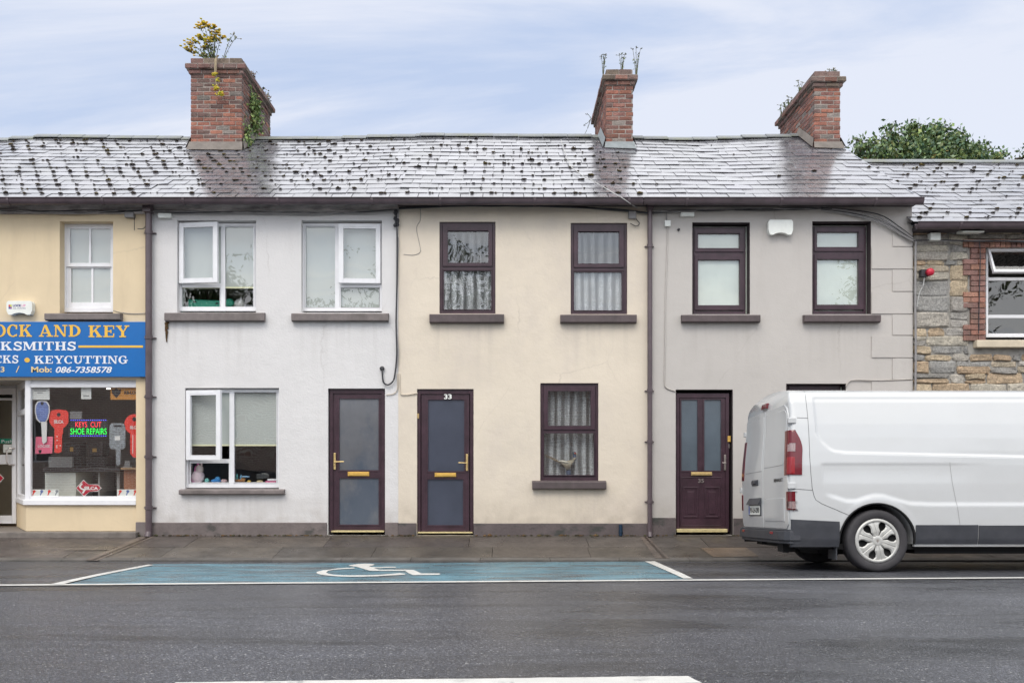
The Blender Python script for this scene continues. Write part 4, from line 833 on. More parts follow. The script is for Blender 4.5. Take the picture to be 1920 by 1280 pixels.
def slab(parent, s, mat, right, t, m, y, hsc=1.0, sp=0.06, left=None):
    adv = [GL[c][1]+sp for c in s]; tot = sum(adv)-sp; z0, z1 = Z(m, y), Z(t, y); hh = z1-z0
    sx = hh*hsc if left is None else (X(right, y)-X(left, y))/tot
    x = X(right, y)-tot*sx; mb = MB(); k = 0
    for c, a in zip(s, adv):
        for p in GL[c][0]:
            mb.add([(x+u*sx, y-.0006-k*.00025, z0+v*hh) for u, v in p], [tuple(range(len(p)))]); k = (k+1) % 9
        x += a*sx
    return mb.build('lettering', mat, parent, recalc=False)
ys_ = -.075
sg = thing('shop_sign', (X(100), -.04, Z(706)), 'long blue fascia sign of the locksmith with yellow and white lettering', 'sign')
mb = MB(); mb.pb(-330, 275, 603, 706, ys_+.002, 0); mb.build('sign_board', m_sign, sg, bevel=.003)
yl = ys_-.001
slab(sg, 'LOCK', m_yel, 60.5, 608.5, 631, yl, left=-33); slab(sg, 'AND', m_yel, 152.5, 609, 631, yl, left=73); slab(sg, 'KEY', m_yel, 242, 610, 632, yl, left=166)
slab(sg, 'LOCKSMITHS', m_swh, 143, 640.5, 656.5, yl, left=-61)
mb = MB(); mb.pb(147, 268, 647.5, 651.5, yl-.001, yl+.004); mb.build('sign_rule', m_yel, sg)
slab(sg, 'LOCKS', m_swh, 35, 666, 680.5, yl, left=-40); slab(sg, '•', m_yel, 57, 666, 682, yl, left=45); slab(sg, 'KEYCUTTING', m_swh, 240, 667, 681.5, yl, left=64.5)
m_cs = M('sign_cream', (.72, .55, .28), .45, .04)
text(sg, '3', 'lettering', m_cs, 1, 8.5, 687, 697.5, yl-.001, bold=.02); text(sg, '/', 'lettering', m_cs, 29.5, 36.5, 686, 698, yl-.001)
text(sg, 'Mob:', 'lettering', m_cs, 58.5, 97, 687, 698, yl-.001, bold=.025); text(sg, '086-7358578', 'lettering', m_swh, 104.5, 210, 687, 698.8, yl-.001, bold=.02, shear=.25)
# ---------------------------------------------------------------- boxes on the walls
def alarm(label, a, b, t, m, mat):
    mb = MB(); y = -.09; xa, xb, z0, z1 = X(a, y), X(b, y), Z(m, y), Z(t, y); w_, h_ = xb-xa, z1-z0
    P = [(.06, 1), (.0, .86), (.0, .3), (.07, .02), (.2, .0), (.3, .1), (.5, .16), (.7, .1), (.8, .0), (.93, .02), (1, .3), (1, .86), (.94, 1)]
    mb.prism([(xa+u*w_, z0+v*h_) for u, v in P], y, -.004); return mb
al = alarm('', 12, 60, 564, 590, m_pw); ab = thing('alarm_box', (X(36), 0, Z(590)), 'white alarm bell box with a small logo, on the yellow wall above the blue sign', 'alarm box')
al.build('box_case', m_pw, ab, bevel=.012, segs=3)
text(ab, 'LOCK', 'lettering', M('print_navy', (.03, .02, .2), .5, .02), 24, 40, 570.5, 575, -.0915, bold=.04); text(ab, 'UP', 'lettering', M('print_pink', (.75, .3, .5), .5, .02), 40.5, 48, 570.5, 575, -.0915, bold=.02)
text(ab, 'ALARMS', 'lettering', bpy.data.materials['print_navy'], 24, 48, 577, 579, -.0915)
mb = MB()
for a, b, t, m, c in ((16, 19, 571, 575, (.6, .05, .05)), (19, 22, 571, 575, (.5, .6, .1)), (16, 19, 575, 579, (.1, .1, .3)), (19, 22, 575, 579, (.3, .1, .3))): mb.quad(a, b, t, m, -.0915, c)
mb.build('emblem', M('print_multi', (1, 1, 1), .5, 0, vcol=True), ab, recalc=False)
al = alarm('', 1441, 1487, 412, 440, m_pw); solo(al, 'alarm_box', m_pw, 'blank white alarm bell box high on the grey wall between two windows', 'alarm box', bevel=.014, segs=3)
def jbox(a, b, t, m, y, label, mat=None, name='junction_box', bev=.004):
    mb = MB(); mb.pb(a, b, t, m, y, 0); solo(mb, name, mat or m_pw, label, 'junction box', bevel=bev)
jbox(296, 320, 399.5, 408, -.07, 'small white cable box at the top left corner of the white house')
jbox(1277, 1302, 397.5, 405, -.06, 'flat grey white cable box under the gutter of the grey house'); jbox(1246.5, 1257.5, 413, 424, -.05, 'small square white box beside the drainpipe on the grey wall')
jbox(1179, 1193, 396, 409, -.07, 'grey connector box under the gutter at the right end of the cream house', m_cableg)
jbox(233, 250, 397, 407, -.08, 'grey cable splice box under the gutter of the yellow shop', m_cableg)
jbox(1745, 1764, 436, 450, -.1, 'white square box under the gutter of the stone house')
mb = MB(); mb.prismx([(-.02, Z(434)), (-.02, Z(440)), (-.2, Z(442)), (-.2, Z(439))], X(1792), X(1832)); solo(mb, 'flood_light', m_pw, 'flat white floodlight under the gutter of the stone house', 'light', bevel=.004)
mb = MB(); yb = -.03
mb.lathe([(.0, -.075), (.045, -.07), (.055, -.05), (.055, 0), (.0, 0)], (X(1737), yb-.05, Z(513)), 'y', 18); mb.xf(lambda a, b, c: (a, b, c))
at = thing('sounder', (X(1732), -.03, Z(513)), 'small red round siren with black base on the stone wall', 'siren'); mb.build('dome', m_redd, at)
mb = MB(); mb.box(X(1723), X(1736), -.08, .05, Z(520), Z(507)); mb.build('base', m_cable, at)
mb = MB(); mb.lathe([(0, -.03), (.018, -.03), (.018, 0)], (X(1272), 0, Z(431)), 'y', 12); solo(mb, 'wall_vent', m_cable, 'tiny dark pipe stub on the grey wall under the cables', 'pipe')
mb = MB(); mb.lathe([(0, -.035), (.035, -.035), (.03, 0)], (X(717), 0, Z(691)), 'y', 14)
# ---------------------------------------------------------------- cables
random.seed(17)
def cable(pts, r, mat, label, y=-.04, group=None, name='cable', sag=0, n=8, own=True):
    P = [Vector((X(p[0], p[2] if len(p) > 2 else y), p[2] if len(p) > 2 else y, Z(p[1], p[2] if len(p) > 2 else y))) for p in pts]
    o = []
    for i in range(len(P)-1):
        p0, p1, p2, p3 = P[max(i-1, 0)], P[i], P[i+1], P[min(i+2, len(P)-1)]
        for k in range(n):
            t = k/n; o.append(.5*((2*p1)+(-p0+p2)*t+(2*p0-5*p1+4*p2-p3)*t*t+(-p0+3*p1-3*p2+p3)*t**3))
    o.append(P[-1]); mb = MB(); mb.tube(o, r, 6)
    return solo(mb, name, mat, label, 'cable', group) if own else mb
GC = 'cables clipped under the gutters'
def bundle(x0, x1, ys3, label, seed, mats, n=5, spread=3.2):
    random.seed(seed)
    b = thing('cable_bundle', (X(x0), -.05, Z(ys3[0])), label, 'cables', GC)
    for i in range(n):
        pts = []; k = max(4, int((x1-x0)/55)); off = random.uniform(-spread, spread)
        for j in range(k+1):
            u = j/k; yy = ys3[0]*(1-u)*(1-2*u)+ys3[1]*4*u*(1-u)+ys3[2]*u*(2*u-1); pts.append((x0+(x1-x0)*u, yy+off*(.5+.8*math.sin(u*9+i))+random.uniform(-1, 1), -.05-.012*random.random()))
        mb = cable(pts, random.choice((.005, .007, .009)), None, None, own=False); mb.build('strand', mats[i % len(mats)], b)
    return b
bundle(-40, 282, (390, 397, 392), 'loose grey and black cables under the gutter of the yellow shop', 1, [m_cableg, m_cable, m_cable, m_cableg])
bundle(286, 748, (393, 398, 392), 'bundle of grey cables sagging under the gutter of the white house', 2, [m_cableg, m_cable, m_cableg])
bundle(748, 1216, (391, 386.5, 399), 'black cables under the gutter of the cream house', 3, [m_cable], 4, 2)
bundle(1216, 1560, (397, 393, 390), 'cables under the gutter of the grey house', 4, [m_cableg, m_cable, m_cable], 5, 3)
b = thing('cable_bundle', (X(1560), -.05, Z(390)), 'thick grey cables sweeping down from the gutter to the stone house corner', 'cables', GC); random.seed(8)
for i in range(6):
    cable([(1540, 389+i*1.2), (1590, 393+i*1.8, -.05), (1650, 404+i*3+random.uniform(-2, 2), -.06), (1690, 428+i*2.5, -.06), (1712, 445+i*1.4, -.08)], .008, None, None, own=False).build('strand', m_cableg if i % 3 else m_cable, b)
bundle(1712, 2100, (449, 452, 452), 'dark cables under the gutter of the stone house', 6, [m_cable, m_cableg], 3, 2)
b = thing('cable_bundle', (X(745), -.03, Z(720)), 'vertical black cables running down between the white and the cream house', 'cables')
for i in range(4):
    r_ = random.uniform; cable([(742+i*2, 393), (744+r_(-2, 2), 440), (746+r_(-2.5, 2.5), 500-i*20), (743+r_(-1, 3), 600), (744+i, 660), (742+i*.6, 690)], (.012, .007, .006, .007)[i], None, None, own=False).build('strand', m_cable if i < 2 else m_cableg, b)
cable([(742, 690), (738, 712), (728, 721), (719, 716), (717, 700), (717, 691, -.01)], .013, None, None, own=False).build('strand', m_cable, b); mb = MB(); mb.lathe([(0, -.03), (.035, -.03), (.03, 0)], (X(717), 0, Z(691)), 'y', 14); mb.build('grommet', m_cable, b)
random.seed(4); mb = MB()
for _ in range(14): mb.blob((X(744+random.uniform(-4, 4)), -.05, Z(395+random.random()*30)), .02, .02, .03, .3)
mb.build('junction', m_cable, b)
cable([(745, 700), (745, 728), (738, 738), (724, 740)], .007, m_ivory, 'thin painted cable entering the wall at the white house door', -.015)
cable([(749, 700), (750, 733), (757, 740), (783, 737)], .008, m_ivory, 'thin cream cable running to the top corner of door 33', -.02)
cable([(788, 392), (788, 412), (781, 428), (786, 455), (788, 472), (776, 478), (757, 477)], .0035, m_cableg, 'thin loose wire hanging below the gutter on the cream wall', -.01)
cable([(1190, 404), (1194, 412), (1199, 419), (1193, 424), (1182, 419)], .006, m_cable, 'short looped wire under the gutter on the cream wall', -.04)
cable([(1250, 398), (1250, 414)], .006, m_cableg, 'short cable from the gutter down to the square white box', -.02)
cable([(1252, 424), (1251, 470), (1248, 560), (1247, 660), (1246, 715), (1250, 727), (1266, 733)], .008, m_grey, 'grey painted cable running down the grey wall to door 35', -.012)
cable([(1586, 724), (1592, 715), (1604, 712), (1650, 713), (1709, 711)], .009, m_grey, 'painted cable running right from the lower grey house window', -.018)
cable([(1717, 450, -.05), (1716, 560, -.05), (1717, 650, -.05), (1716, 760, -.05)], .016, m_cableg, 'grey conduit down the left edge of the stone wall', -.05)
cable([(1733, 520, -.05), (1731, 535, -.05), (1724, 550, -.05), (1719, 575, -.05)], .008, m_cablew, 'pale wire from the red siren down to the grey conduit')
cable([(1836, 452, -.05), (1838, 480, -.05), (1836, 560, -.05), (1835, 625, -.05)], .007, m_cable, 'thin black wire down the brick edge of the stone house window')
cable([(212, 582, .0), (228, 586, -.01), (250, 588, -.01), (277, 587, -.01)], .005, m_cableg, 'thin wire from the shop window to the drainpipe')
cable([(252, 407), (252, 432)], .005, m_cable, 'short dead wire hanging from the splice box', -.06); cable([(274, 392), (275, 415), (270, 428), (258, 429)], .006, m_cable, 'curled loose wire beside the drainpipe head', -.06)
def roofpt(px, py, n=.05):
    s = 0
    for _ in range(60):
        x_, yy, zz = rp(0, s, n); py2 = HY-(zz-H)*F/(D+yy); s += (py2-py)*.012; s = max(-.3, s)
    x_, yy, zz = rp(0, s, n); return ((px-CX)*(D+yy)/F, yy, zz)
mb = MB(); mb.tube([roofpt(*p) for p in ((1052, 262), (1057, 280), (1064, 298), (1072, 314), (1090, 328), (1118, 343), (1142, 357), (1165, 370))]+[(X(1178, -.3), -.35, Z(380, -.35)), (X(1195, -.1), -.1, Z(390, -.1))], .0065, 6); solo(mb, 'aerial_cable', m_cablew, 'thin white cable lying diagonally over the slates of the cream house', 'cable')
# brown rust growth below sill of the white house
mb = MB(); random.seed(2)
for i in range(40):
    u = i/40; mb.blob((X(313+random.uniform(-3, 3)*(1-u)), -.012, Z(604+36*u)), .018*(1-u*.6), .01, .03, .4, random.choice([(1.6, 1, .6), (1.1, .7, .5), (1, 1, .7)]))
solo(mb, 'dry_moss', m_moss, 'strip of dry brown moss hanging under the left sill of the white house', 'moss')
mb = MB(); mb.tube([(X(1163), -.05, .0), (X(1163), -.045, .16)], .026, 10); mb.tube([(X(1163), -.05, .05), (X(1163), -.048, .06)], .034, 10); solo(mb, 'stub_pipe', M('pipe_blue', (.006, .025, .055), .4, .1), 'short dark blue pipe standing at the plinth of the cream house', 'pipe')

# ---------------------------------------------------------------- shop window displays
def P2(pts, y): return [(X(a, y), Z(b, y)) for a, b in pts]
def rnd(a, b, t, m, r, n=4):
    o = []
    for cx_, cy_, s0 in ((b-r, t+r, -90), (b-r, m-r, 0), (a+r, m-r, 90), (a+r, t+r, 180)):
        for i in range(n+1): q_ = R(s0+90*i/n); o.append((cx_+r*math.cos(q_), cy_+r*math.sin(q_)))
    return o
def disc(cx_, cy_, r, n=16): return [(cx_+r*math.cos(2*math.pi*i/n), cy_+r*math.sin(2*math.pi*i/n)) for i in range(n)]
m_kred = M('display_red', (.72, .045, .03), .35, .08); m_kblue = M('display_blue', (.13, .19, .42), .35, .25, 12); m_kwhite = M('display_white', (.7, .7, .68), .4, .05)
m_pink = M('display_pink', (.75, .16, .25), .45, .05); m_blk = M('display_black', (.012, .012, .014), .5, .05); m_sil = M('display_silver', (.40, .45, .48), .22, .5, 25, metal=.6)
yk = .12
def poly(parent, pts, y, mat, name, th=.012):
    mb = MB(); mb.prism(P2(pts, y), y, y+th); return mb.build(name, mat, parent)
k1 = thing('giant_key_display', (X(110), yk, Z(849)), 'giant red cardboard key with a hole in its head, left in the shop window', 'key display', 'giant key displays in the shop window')
poly(k1, [(97, 769), (110, 767), (124, 769), (128, 774), (128, 792), (122, 800), (118, 802), (118, 812), (116, 815), (116, 830), (115, 846), (110, 849), (102, 848), (102, 803), (96, 797), (92, 790), (92, 775)], yk, m_kred, 'key_blade')
poly(k1, disc(110, 777, 3.6), yk-.002, m_blk, 'hole', .002); text(k1, 'SILCA', 'lettering', m_kwhite, 101, 119, 787, 793.5, yk-.003, bold=.04)
mb = MB()
for a, b in ((107, 818), (107, 825), (106.5, 835), (113, 835), (106.5, 838.5)): mb.prism(P2(disc(a, b, 1.3, 8), yk-.002), yk-.002, yk)
mb.build('dimple', m_kwhite, k1)
k2 = thing('giant_key_display', (X(79), yk, Z(831)), 'giant car key display with blue head and white blade, leftmost in the shop window', 'key display', 'giant key displays in the shop window')
poly(k2, [(70, 752), (79, 750.5), (88, 752), (92.5, 760), (93, 772), (90, 785), (85, 792), (74, 792), (68, 785), (65, 772), (65.5, 760)], yk-.02, m_kwhite, 'key_rim'); poly(k2, [(71.5, 754), (79, 752.5), (86.5, 754), (90.8, 761), (91, 772), (88, 784), (84.5, 790), (75, 790), (70, 784), (67, 772), (67.5, 761)], yk-.024, m_kblue, 'key_head')
poly(k2, [(77, 791), (88, 791), (87, 828), (81, 832), (79, 828)], yk-.022, m_kwhite, 'key_blade'); poly(k2, disc(79, 756, 3, 10), yk-.026, m_blk, 'hole', .002)
k3 = thing('giant_key_display', (X(220), yk, Z(873)), 'giant silver car key display with a square head, right in the shop window', 'key display', 'giant key displays in the shop window')
poly(k3, rnd(205, 235, 793, 842, 7), yk, m_sil, 'key_head'); poly(k3, [(217, 842), (226, 842), (225.5, 870), (222, 873), (218, 871)], yk+.001, m_sil, 'key_blade'); poly(k3, rnd(213, 228, 796.5, 800, 1.7), yk-.002, m_blk, 'hole', .002); poly(k3, rnd(215, 225, 817, 825, 1), yk-.002, m_kwhite, 'button', .002)
k4 = thing('giant_key_display', (X(252), yk, Z(857)), 'giant red key display with a round head beside the shop pilaster', 'key display', 'giant key displays in the shop window')
poly(k4, disc(252, 795, 19, 24), yk, m_kred, 'key_head'); poly(k4, [(244, 812), (262, 812), (262, 858), (250, 857), (244, 850)], yk+.001, m_kred, 'key_blade'); poly(k4, disc(252, 785.5, 4), yk-.002, m_blk, 'hole', .002); poly(k4, [(248.3, 815), (249.5, 815), (249.5, 850), (248.3, 850)], yk-.002, m_kwhite, 'groove', .002); text(k4, 'SILCA', 'lettering', m_kwhite, 243.5, 259, 798, 804, yk-.003, bold=.04)
cd = thing('pink_card', (X(82), yk, Z(850)), 'pink display card hanging behind the blue key in the shop window', 'card'); poly(cd, [(67, 818.5), (99, 818), (97.5, 849.5), (65.5, 850.5)], yk, m_pink, 'card_sheet'); text(cd, 'LOCXIS', 'lettering', m_kwhite, 71, 93, 833.5, 838.5, yk-.002, bold=.02); poly(cd, [(72, 843), (78, 843), (77, 848), (75, 849.5), (73, 848)], yk-.002, m_blk, 'emblem', .001)
led = thing('led_sign', (X(165), .14, Z(819)), 'lit sign with red and green glowing letters between blue dotted lines, in the shop window', 'lit sign')
poly(led, [(129, 785), (202, 785), (202, 820), (129, 820)], .16, m_blk, 'panel')
m_lr = M('led_red', (1, .04, .06), .5, 0, emit=1.1); m_lg = M('led_green', (.0, 1, .08), .5, 0, emit=.95); m_lb = M('led_blue', (.08, .1, 1), .5, 0, emit=1.1)
text(led, 'KEYS  CUT', 'lettering', m_lr, 141.5, 190, 790.5, 800.5, .155); text(led, 'SHOE REPAIRS', 'lettering', m_lg, 132, 200, 802.5, 814, .155)
mb = MB()
for i in range(17):
    for t in (786.7, 816): mb.quad(132+i*4.05, 134.4+i*4.05, t, t+1.3, .155)
mb.build('dotted_line', m_lb, led, recalc=False)
m_paper = M('paper', (.62, .64, .62), .7, .04); m_print = M('print_grey', (.12, .13, .14), .6, .05)
po = thing('poster', (X(75), .08, Z(749)), 'white printed notice in the top left corner of the shop window', 'poster'); poly(po, [(57, 722), (93, 722), (93, 749), (57, 749)], .08, m_paper, 'sheet', .002)
mb = MB()
for i, (a, b) in enumerate(((61, 89), (64, 86), (70, 80))): mb.quad(a, b, 728+i*3.6, 729.2+i*3.6, .078)
mb.build('print', m_print, po, recalc=False)
po = thing('poster', (X(161), .08, Z(747)), 'small white sheet at the top middle of the shop window', 'poster'); poly(po, [(152, 721), (171, 721), (171, 748), (152, 748)], .08, m_paper, 'sheet', .002); mb = MB(); mb.quad(156, 167, 741, 742.5, .078); mb.build('print', m_print, po, recalc=False)
po = thing('poster', (X(230), .08, Z(749)), 'orange poster with a dark shield in the top right of the shop window', 'poster'); poly(po, [(207, 722), (258, 722), (258, 749), (207, 749)], .08, M('poster_orange', (.50, .22, .035), .6, .06), 'sheet', .002)
poly(po, [(209, 728), (213, 731), (218, 727), (223, 731), (227, 728), (226, 737), (218, 746), (210, 737)], .077, m_blk, 'shield', .001); text(po, 'RB-LOCKS', 'lettering', m_blk, 233, 268, 732.5, 739, .077, bold=.05)
for k, (a, b, lab) in enumerate(((58, 110, 'strip sticker with four small keys at the bottom left of the shop window'), (219.5, 257, 'strip sticker with small keys at the bottom right of the shop window'))):
    s_ = thing('key_sticker', (X(a), .07, Z(930)), lab, 'sticker', 'key strip stickers'); poly(s_, [(a, 917), (b, 917), (b, 930), (a, 930)], .07, m_pw, 'strip', .002)
    for i, mm in enumerate((m_kred, m_kblue, m_kred, m_sil)[:4 if k == 0 else 3]):
        x_ = a+5+i*14.2
        if x_ > b: continue
        poly(s_, [(x_-1, 918.5), (x_+2, 918), (x_+4, 920), (x_+3, 922.5), (x_+1.2, 923.5), (x_-1.4, 928.5), (x_-2.6, 927.5), (x_-.8, 922.5), (x_-2, 920.5)], .068, mm, 'key_print', .001)
si = thing('diamond_sticker', (X(166), .07, Z(930)), 'red and white diamond shaped key logo sticker low in the shop window', 'sticker')
dm = lambda e: [(142+e, 914.5), (156.5, 899+e*1.2), (165.5, 907.5+e*.3), (183, 907.5+e), (190.5-e*1.2, 914.5), (183, 921-e), (168, 921.5-e*.4), (157.5, 930.5-e*1.2)]
poly(si, dm(0), .072, m_pw, 'border', .001); poly(si, dm(1.3), .070, m_redd, 'field', .001); text(si, 'SILCA', 'lettering', m_pw, 157.5, 184, 911.5, 918, .068, bold=.05); mb = MB()
for p in ribbon([(154, 906), (149, 912), (153, 916), (159, 918), (155, 924)], 3): mb.add([(X(a, .067), .067-.0002*len(mb.f), Z(b, .067)) for a, b in p], [(0, 1, 2, 3)])
mb.build('emblem', m_pw, si, recalc=False)
# things further back in the shop
yb = .75
def item(name, label, cat, parts, **k):
    t0 = parts[0]; th = thing(name, (X((t0[1][0]+t0[1][1])/2, t0[1][4]), t0[1][4], Z(t0[1][3], t0[1][4])), label, cat, **k)
    for nm, (a, b, t, m, y0, y1), mt, bv in parts: mb = MB(); mb.pb(a, b, t, m, y0, y1); mb.build(nm, mt, th, bevel=bv)
    return th
m_ash = M('worktop_dark', (.035, .033, .035), .4, .2); m_wood = M('desk_wood', (.30, .13, .07), .5, .2, 6); m_cab = M('cabinet_white', (.62, .66, .62), .5, .04); m_gb = M('grey_box', (.30, .31, .31), .6, .1)
item('counter', 'white shop counter with a black top behind the glass', 'counter', [('front_panel', (84, 142, 885, 952, .55, 1.1), m_cab, .006), ('worktop', (80, 224, 876, 884, .5, 1.15), m_ash, .004), ('shelf_side', (184, 187, 885, 952, .6, 1.1), m_gb, 0), ('shelf_back', (142, 222, 885, 952, 1.1, 1.12), m_ash, 0), ('shelf_end', (219, 224, 885, 952, .6, 1.1), m_gb, 0)])
item('cardboard_box', 'grey box on the left of the black counter top', 'box', [('box_body', (91, 135, 856, 876, .6, .85), m_gb, .004)])
item('key_machine', 'dark key cutting machine, left one on the counter', 'machine', [('body', (118, 149, 827, 856, .7, .95), m_ash, .03), ('base', (114, 152, 856, 876, .66, 1.0), m_blk, .01), ('badge', (131, 137, 838, 846, .69, .7), m_gold, .002)], group='key cutting machines')
item('key_machine', 'dark key cutting machine, right one on the counter', 'machine', [('body', (164, 193, 827, 856, .7, .95), m_ash, .03), ('base', (160, 198, 856, 876, .66, 1.0), m_blk, .01), ('badge', (173, 181, 840, 847, .69, .7), m_gold, .002)], group='key cutting machines')
item('desk', 'wooden desk at the right of the shop window', 'desk', [('top', (226, 262, 876, 880, .35, .9), M('desk_top', (.45, .30, .17), .4, .1), .004), ('panel', (232, 262, 880, 950, .42, .85), m_wood, .004)])
item('card_reader', 'small grey upright screen on the wooden desk', 'device', [('screen', (233.5, 244, 863, 875, .5, .53), m_gb, .004), ('foot', (231, 247, 874, 876, .45, .58), m_gb, 0)])
item('grey_sheet', 'grey sheet leaning behind the lit sign', 'sheet', [('sheet', (131, 153, 771, 806, .35, .36), m_gb, 0)])
mb = MB(); mb.box(X(171), X(210), .5, .53, Z(729, .5), Z(728, .5)); solo(mb, 'strip_light', M('tube_lit', (1, 1, .97), .5, 0, emit=12), 'thin strip light on the shop ceiling', 'light')
# things in the house windows
m_mint = M('case_mint', (.06, .50, .33), .4, .06); m_mintd = M('case_latch', (.02, .06, .05), .4, .05)
sc_ = thing('suitcase', (X(382, .38), .38, Z(578, .38)), 'mint green suitcase lying in the left upper window of the white house', 'suitcase')
mb = MB(); mb.pb(351, 414, 560, 579, .33, .6); mb.xf(lambda a, b, c: (a, b, c-.10*(a-X(351, .33))*.45)); mb.build('case_shell', m_mint, sc_, bevel=.03, segs=3); mb = MB(); mb.pb(362, 368, 564, 567, .322, .34); mb.pb(404, 409, 567, 570, .322, .34); mb.build('latch', m_mintd, sc_, bevel=.003)
mb = MB(); mb.lathe([(0, .1), (.05, .085), (.085, .04), (.09, -.05), (.0, -.05)], (X(450, .4), .4, Z(572, .4)), 'z', 20); solo(mb, 'white_helmet', m_pw, 'small white rounded thing beside the mint suitcase in the window', 'helmet')
mb = MB(); mb.lathe([(0, -.06), (.05, -.05), (.07, 0), (.06, .05), (0, .06)], (X(430, .38), .38, Z(568, .38)), 'y', 18); solo(mb, 'green_reel', m_mint, 'round mint green reel next to the suitcase in the window', 'reel')
mb = MB(); mb.box(X(352), X(518), .1, .42, Z(905, .1)-.03, Z(905, .1)); mb.build('window_board', m_upvc, winC)
zb = Z(905, .1); ty = .22
def toy(name, label, blobs, mat):
    mb = MB()
    for (px, h_, rx, rz, c) in blobs: mb.blob((X(px, ty), ty, zb+h_), rx, rx*.8, rz, .05, c, 2)
    return solo(mb, name, mat, label, 'toy', 'toys on the window board')
m_toy = M('plush', (1, 1, 1), .95, .12, 20, .6, 80, .005, vcol=True)
toy('plush_toy', 'pink and white plush animal at the left end of the lower window', [(371, .09, .10, .10, (.75, .62, .66)), (374, .20, .06, .07, (.8, .7, .66)), (368, .17, .035, .09, (.65, .16, .4)), (378, .27, .015, .035, (.75, .6, .62)), (371, .27, .016, .04, (.7, .2, .45)), (365, .05, .06, .06, (.7, .3, .5))], m_toy)
toy('toy_ball', 'small pale turquoise ball beside the pink plush toy', [(388, .035, .035, .035, (.2, .55, .5))], m_toy)
toy('toy_car', 'small blue toy in the lower left pane', [(405, .03, .08, .03, (.05, .25, .6)), (408, .06, .04, .035, (.08, .35, .7))], m_toy)
toy('toy_cup', 'small pale pink toy next to the blue toy', [(420, .03, .05, .025, (.7, .5, .5))], m_toy)
toy('toy_dinosaur', 'brown and green toy in the right pane', [(448, .03, .08, .025, (.3, .14, .06)), (456, .05, .035, .04, (.42, .22, .08)), (444, .08, .02, .06, (.1, .3, .3))], m_toy)
toy('toy_plane', 'light blue toy lying on the window board', [(460, .09, .07, .015, (.2, .35, .5)), (452, .06, .02, .06, (.15, .35, .5))], m_toy)
toy('toy_block', 'yellow toy block in the right pane', [(467, .02, .03, .02, (.6, .42, .1)), (487, .02, .05, .018, (.5, .42, .25))], m_toy)
for i, (a, b, c) in enumerate(((499, 519, (.5, .08, .2)), (503, 520, (.7, .7, .72)))):
    mb = MB(); mb.box(X(a, ty), X(b, ty), ty-.05, ty+.1, zb+.03*i+.001, zb+.03*i+.028, c); solo(mb, 'toy_box', m_toy, ('flat red game box at the right end of the window board', 'white game box on top of the red one')[i], 'box', bevel=.003)
# pheasant ornament
ph = thing('pheasant_ornament', (X(1066, .125), .125, Z(893, .125)), 'pheasant ornament with a long tail standing in the window of house 33', 'ornament')
yp = .125
def loft(mb, secs, n=14, col=None):
    vs = []
    for (px, py, rw, rh, tilt) in secs:
        c = Vector((X(px, yp), yp, Z(py, yp)))
        for k in range(n):
            a = 2*math.pi*k/n; u, v = rh*math.cos(a), rw*math.sin(a); vs.append((c.x+u*math.sin(R(tilt)), c.y+v, c.z+u*math.cos(R(tilt))))
    mb.add(vs, [(i*n+k, i*n+(k+1) % n, (i+1)*n+(k+1) % n, (i+1)*n+k) for i in range(len(secs)-1) for k in range(n)]+[tuple(range(n)), tuple(range((len(secs)-1)*n, len(secs)*n))], col, True)
m_ph = M('pheasant_feather', (1, 1, 1), .6, .4, 40, vcol=True)
mb = MB(); loft(mb, [(1050, 866, .012, .02, -25), (1055, 869, .04, .045, -20), (1061, 873, .06, .07, -10), (1068, 872, .065, .08, 5), (1074, 867, .05, .06, 30), (1077, 861, .03, .035, 55), (1077.5, 857, .02, .022, 75)], col=(.30, .27, .20)); mb.build('body', m_ph, ph)
mb = MB(); loft(mb, [(1047, 866, .02, .006, -15), (1054, 866, .05, .02, -10), (1062, 868, .064, .022, 0), (1067, 869, .055, .01, 0)], col=(.62, .60, .50)); mb.xf(lambda a, b, c: (a, b-.006, c+.012)); mb.build('wing', m_ph, ph)
mb = MB(); loft(mb, [(1077, 863, .027, .03, 65), (1077.6, 857, .02, .022, 80), (1076.5, 852, .02, .024, 90)], col=(.02, .05, .12)); mb.blob((X(1076.5, yp), yp, Z(849.5, yp)), .032, .022, .026, .05, (.03, .06, .08), 2); mb.build('neck', m_ph, ph)
mb = MB(); mb.blob((X(1078, yp), yp-.017, Z(849.5, yp)), .014, .01, .014, .1, (.5, .05, .03), 1); mb.add([(X(1079.5, yp), yp-.006, Z(848.5, yp)), (X(1079.5, yp), yp+.006, Z(848.5, yp)), (X(1083, yp), yp, Z(851.5, yp)), (X(1079.3, yp), yp, Z(851.5, yp))], [(0, 1, 2), (0, 2, 3), (1, 3, 2), (0, 3, 1)], (.6, .45, .25)); mb.build('beak', m_ph, ph)
mb = MB(); yv = yp
for dy in (-.012, 0, .012): mb.tube([(X(1051, yv), yv+dy, Z(867, yv)), (X(1040, yv), yv+dy*1.4, Z(861-dy*120, yv)), (X(1021, yv), yv+dy*1.8, Z(853-dy*160, yv))], .011, 6, (.20, .15, .09), .003)
mb.build('tail', m_ph, ph); mb = MB(); mb.tube([(X(1066, yv), yv, Z(880, yv)), (X(1066, yv), yv, Z(889, yv))], .03, 10, (.04, .07, .13), .042); mb.build('stand', m_ph, ph)
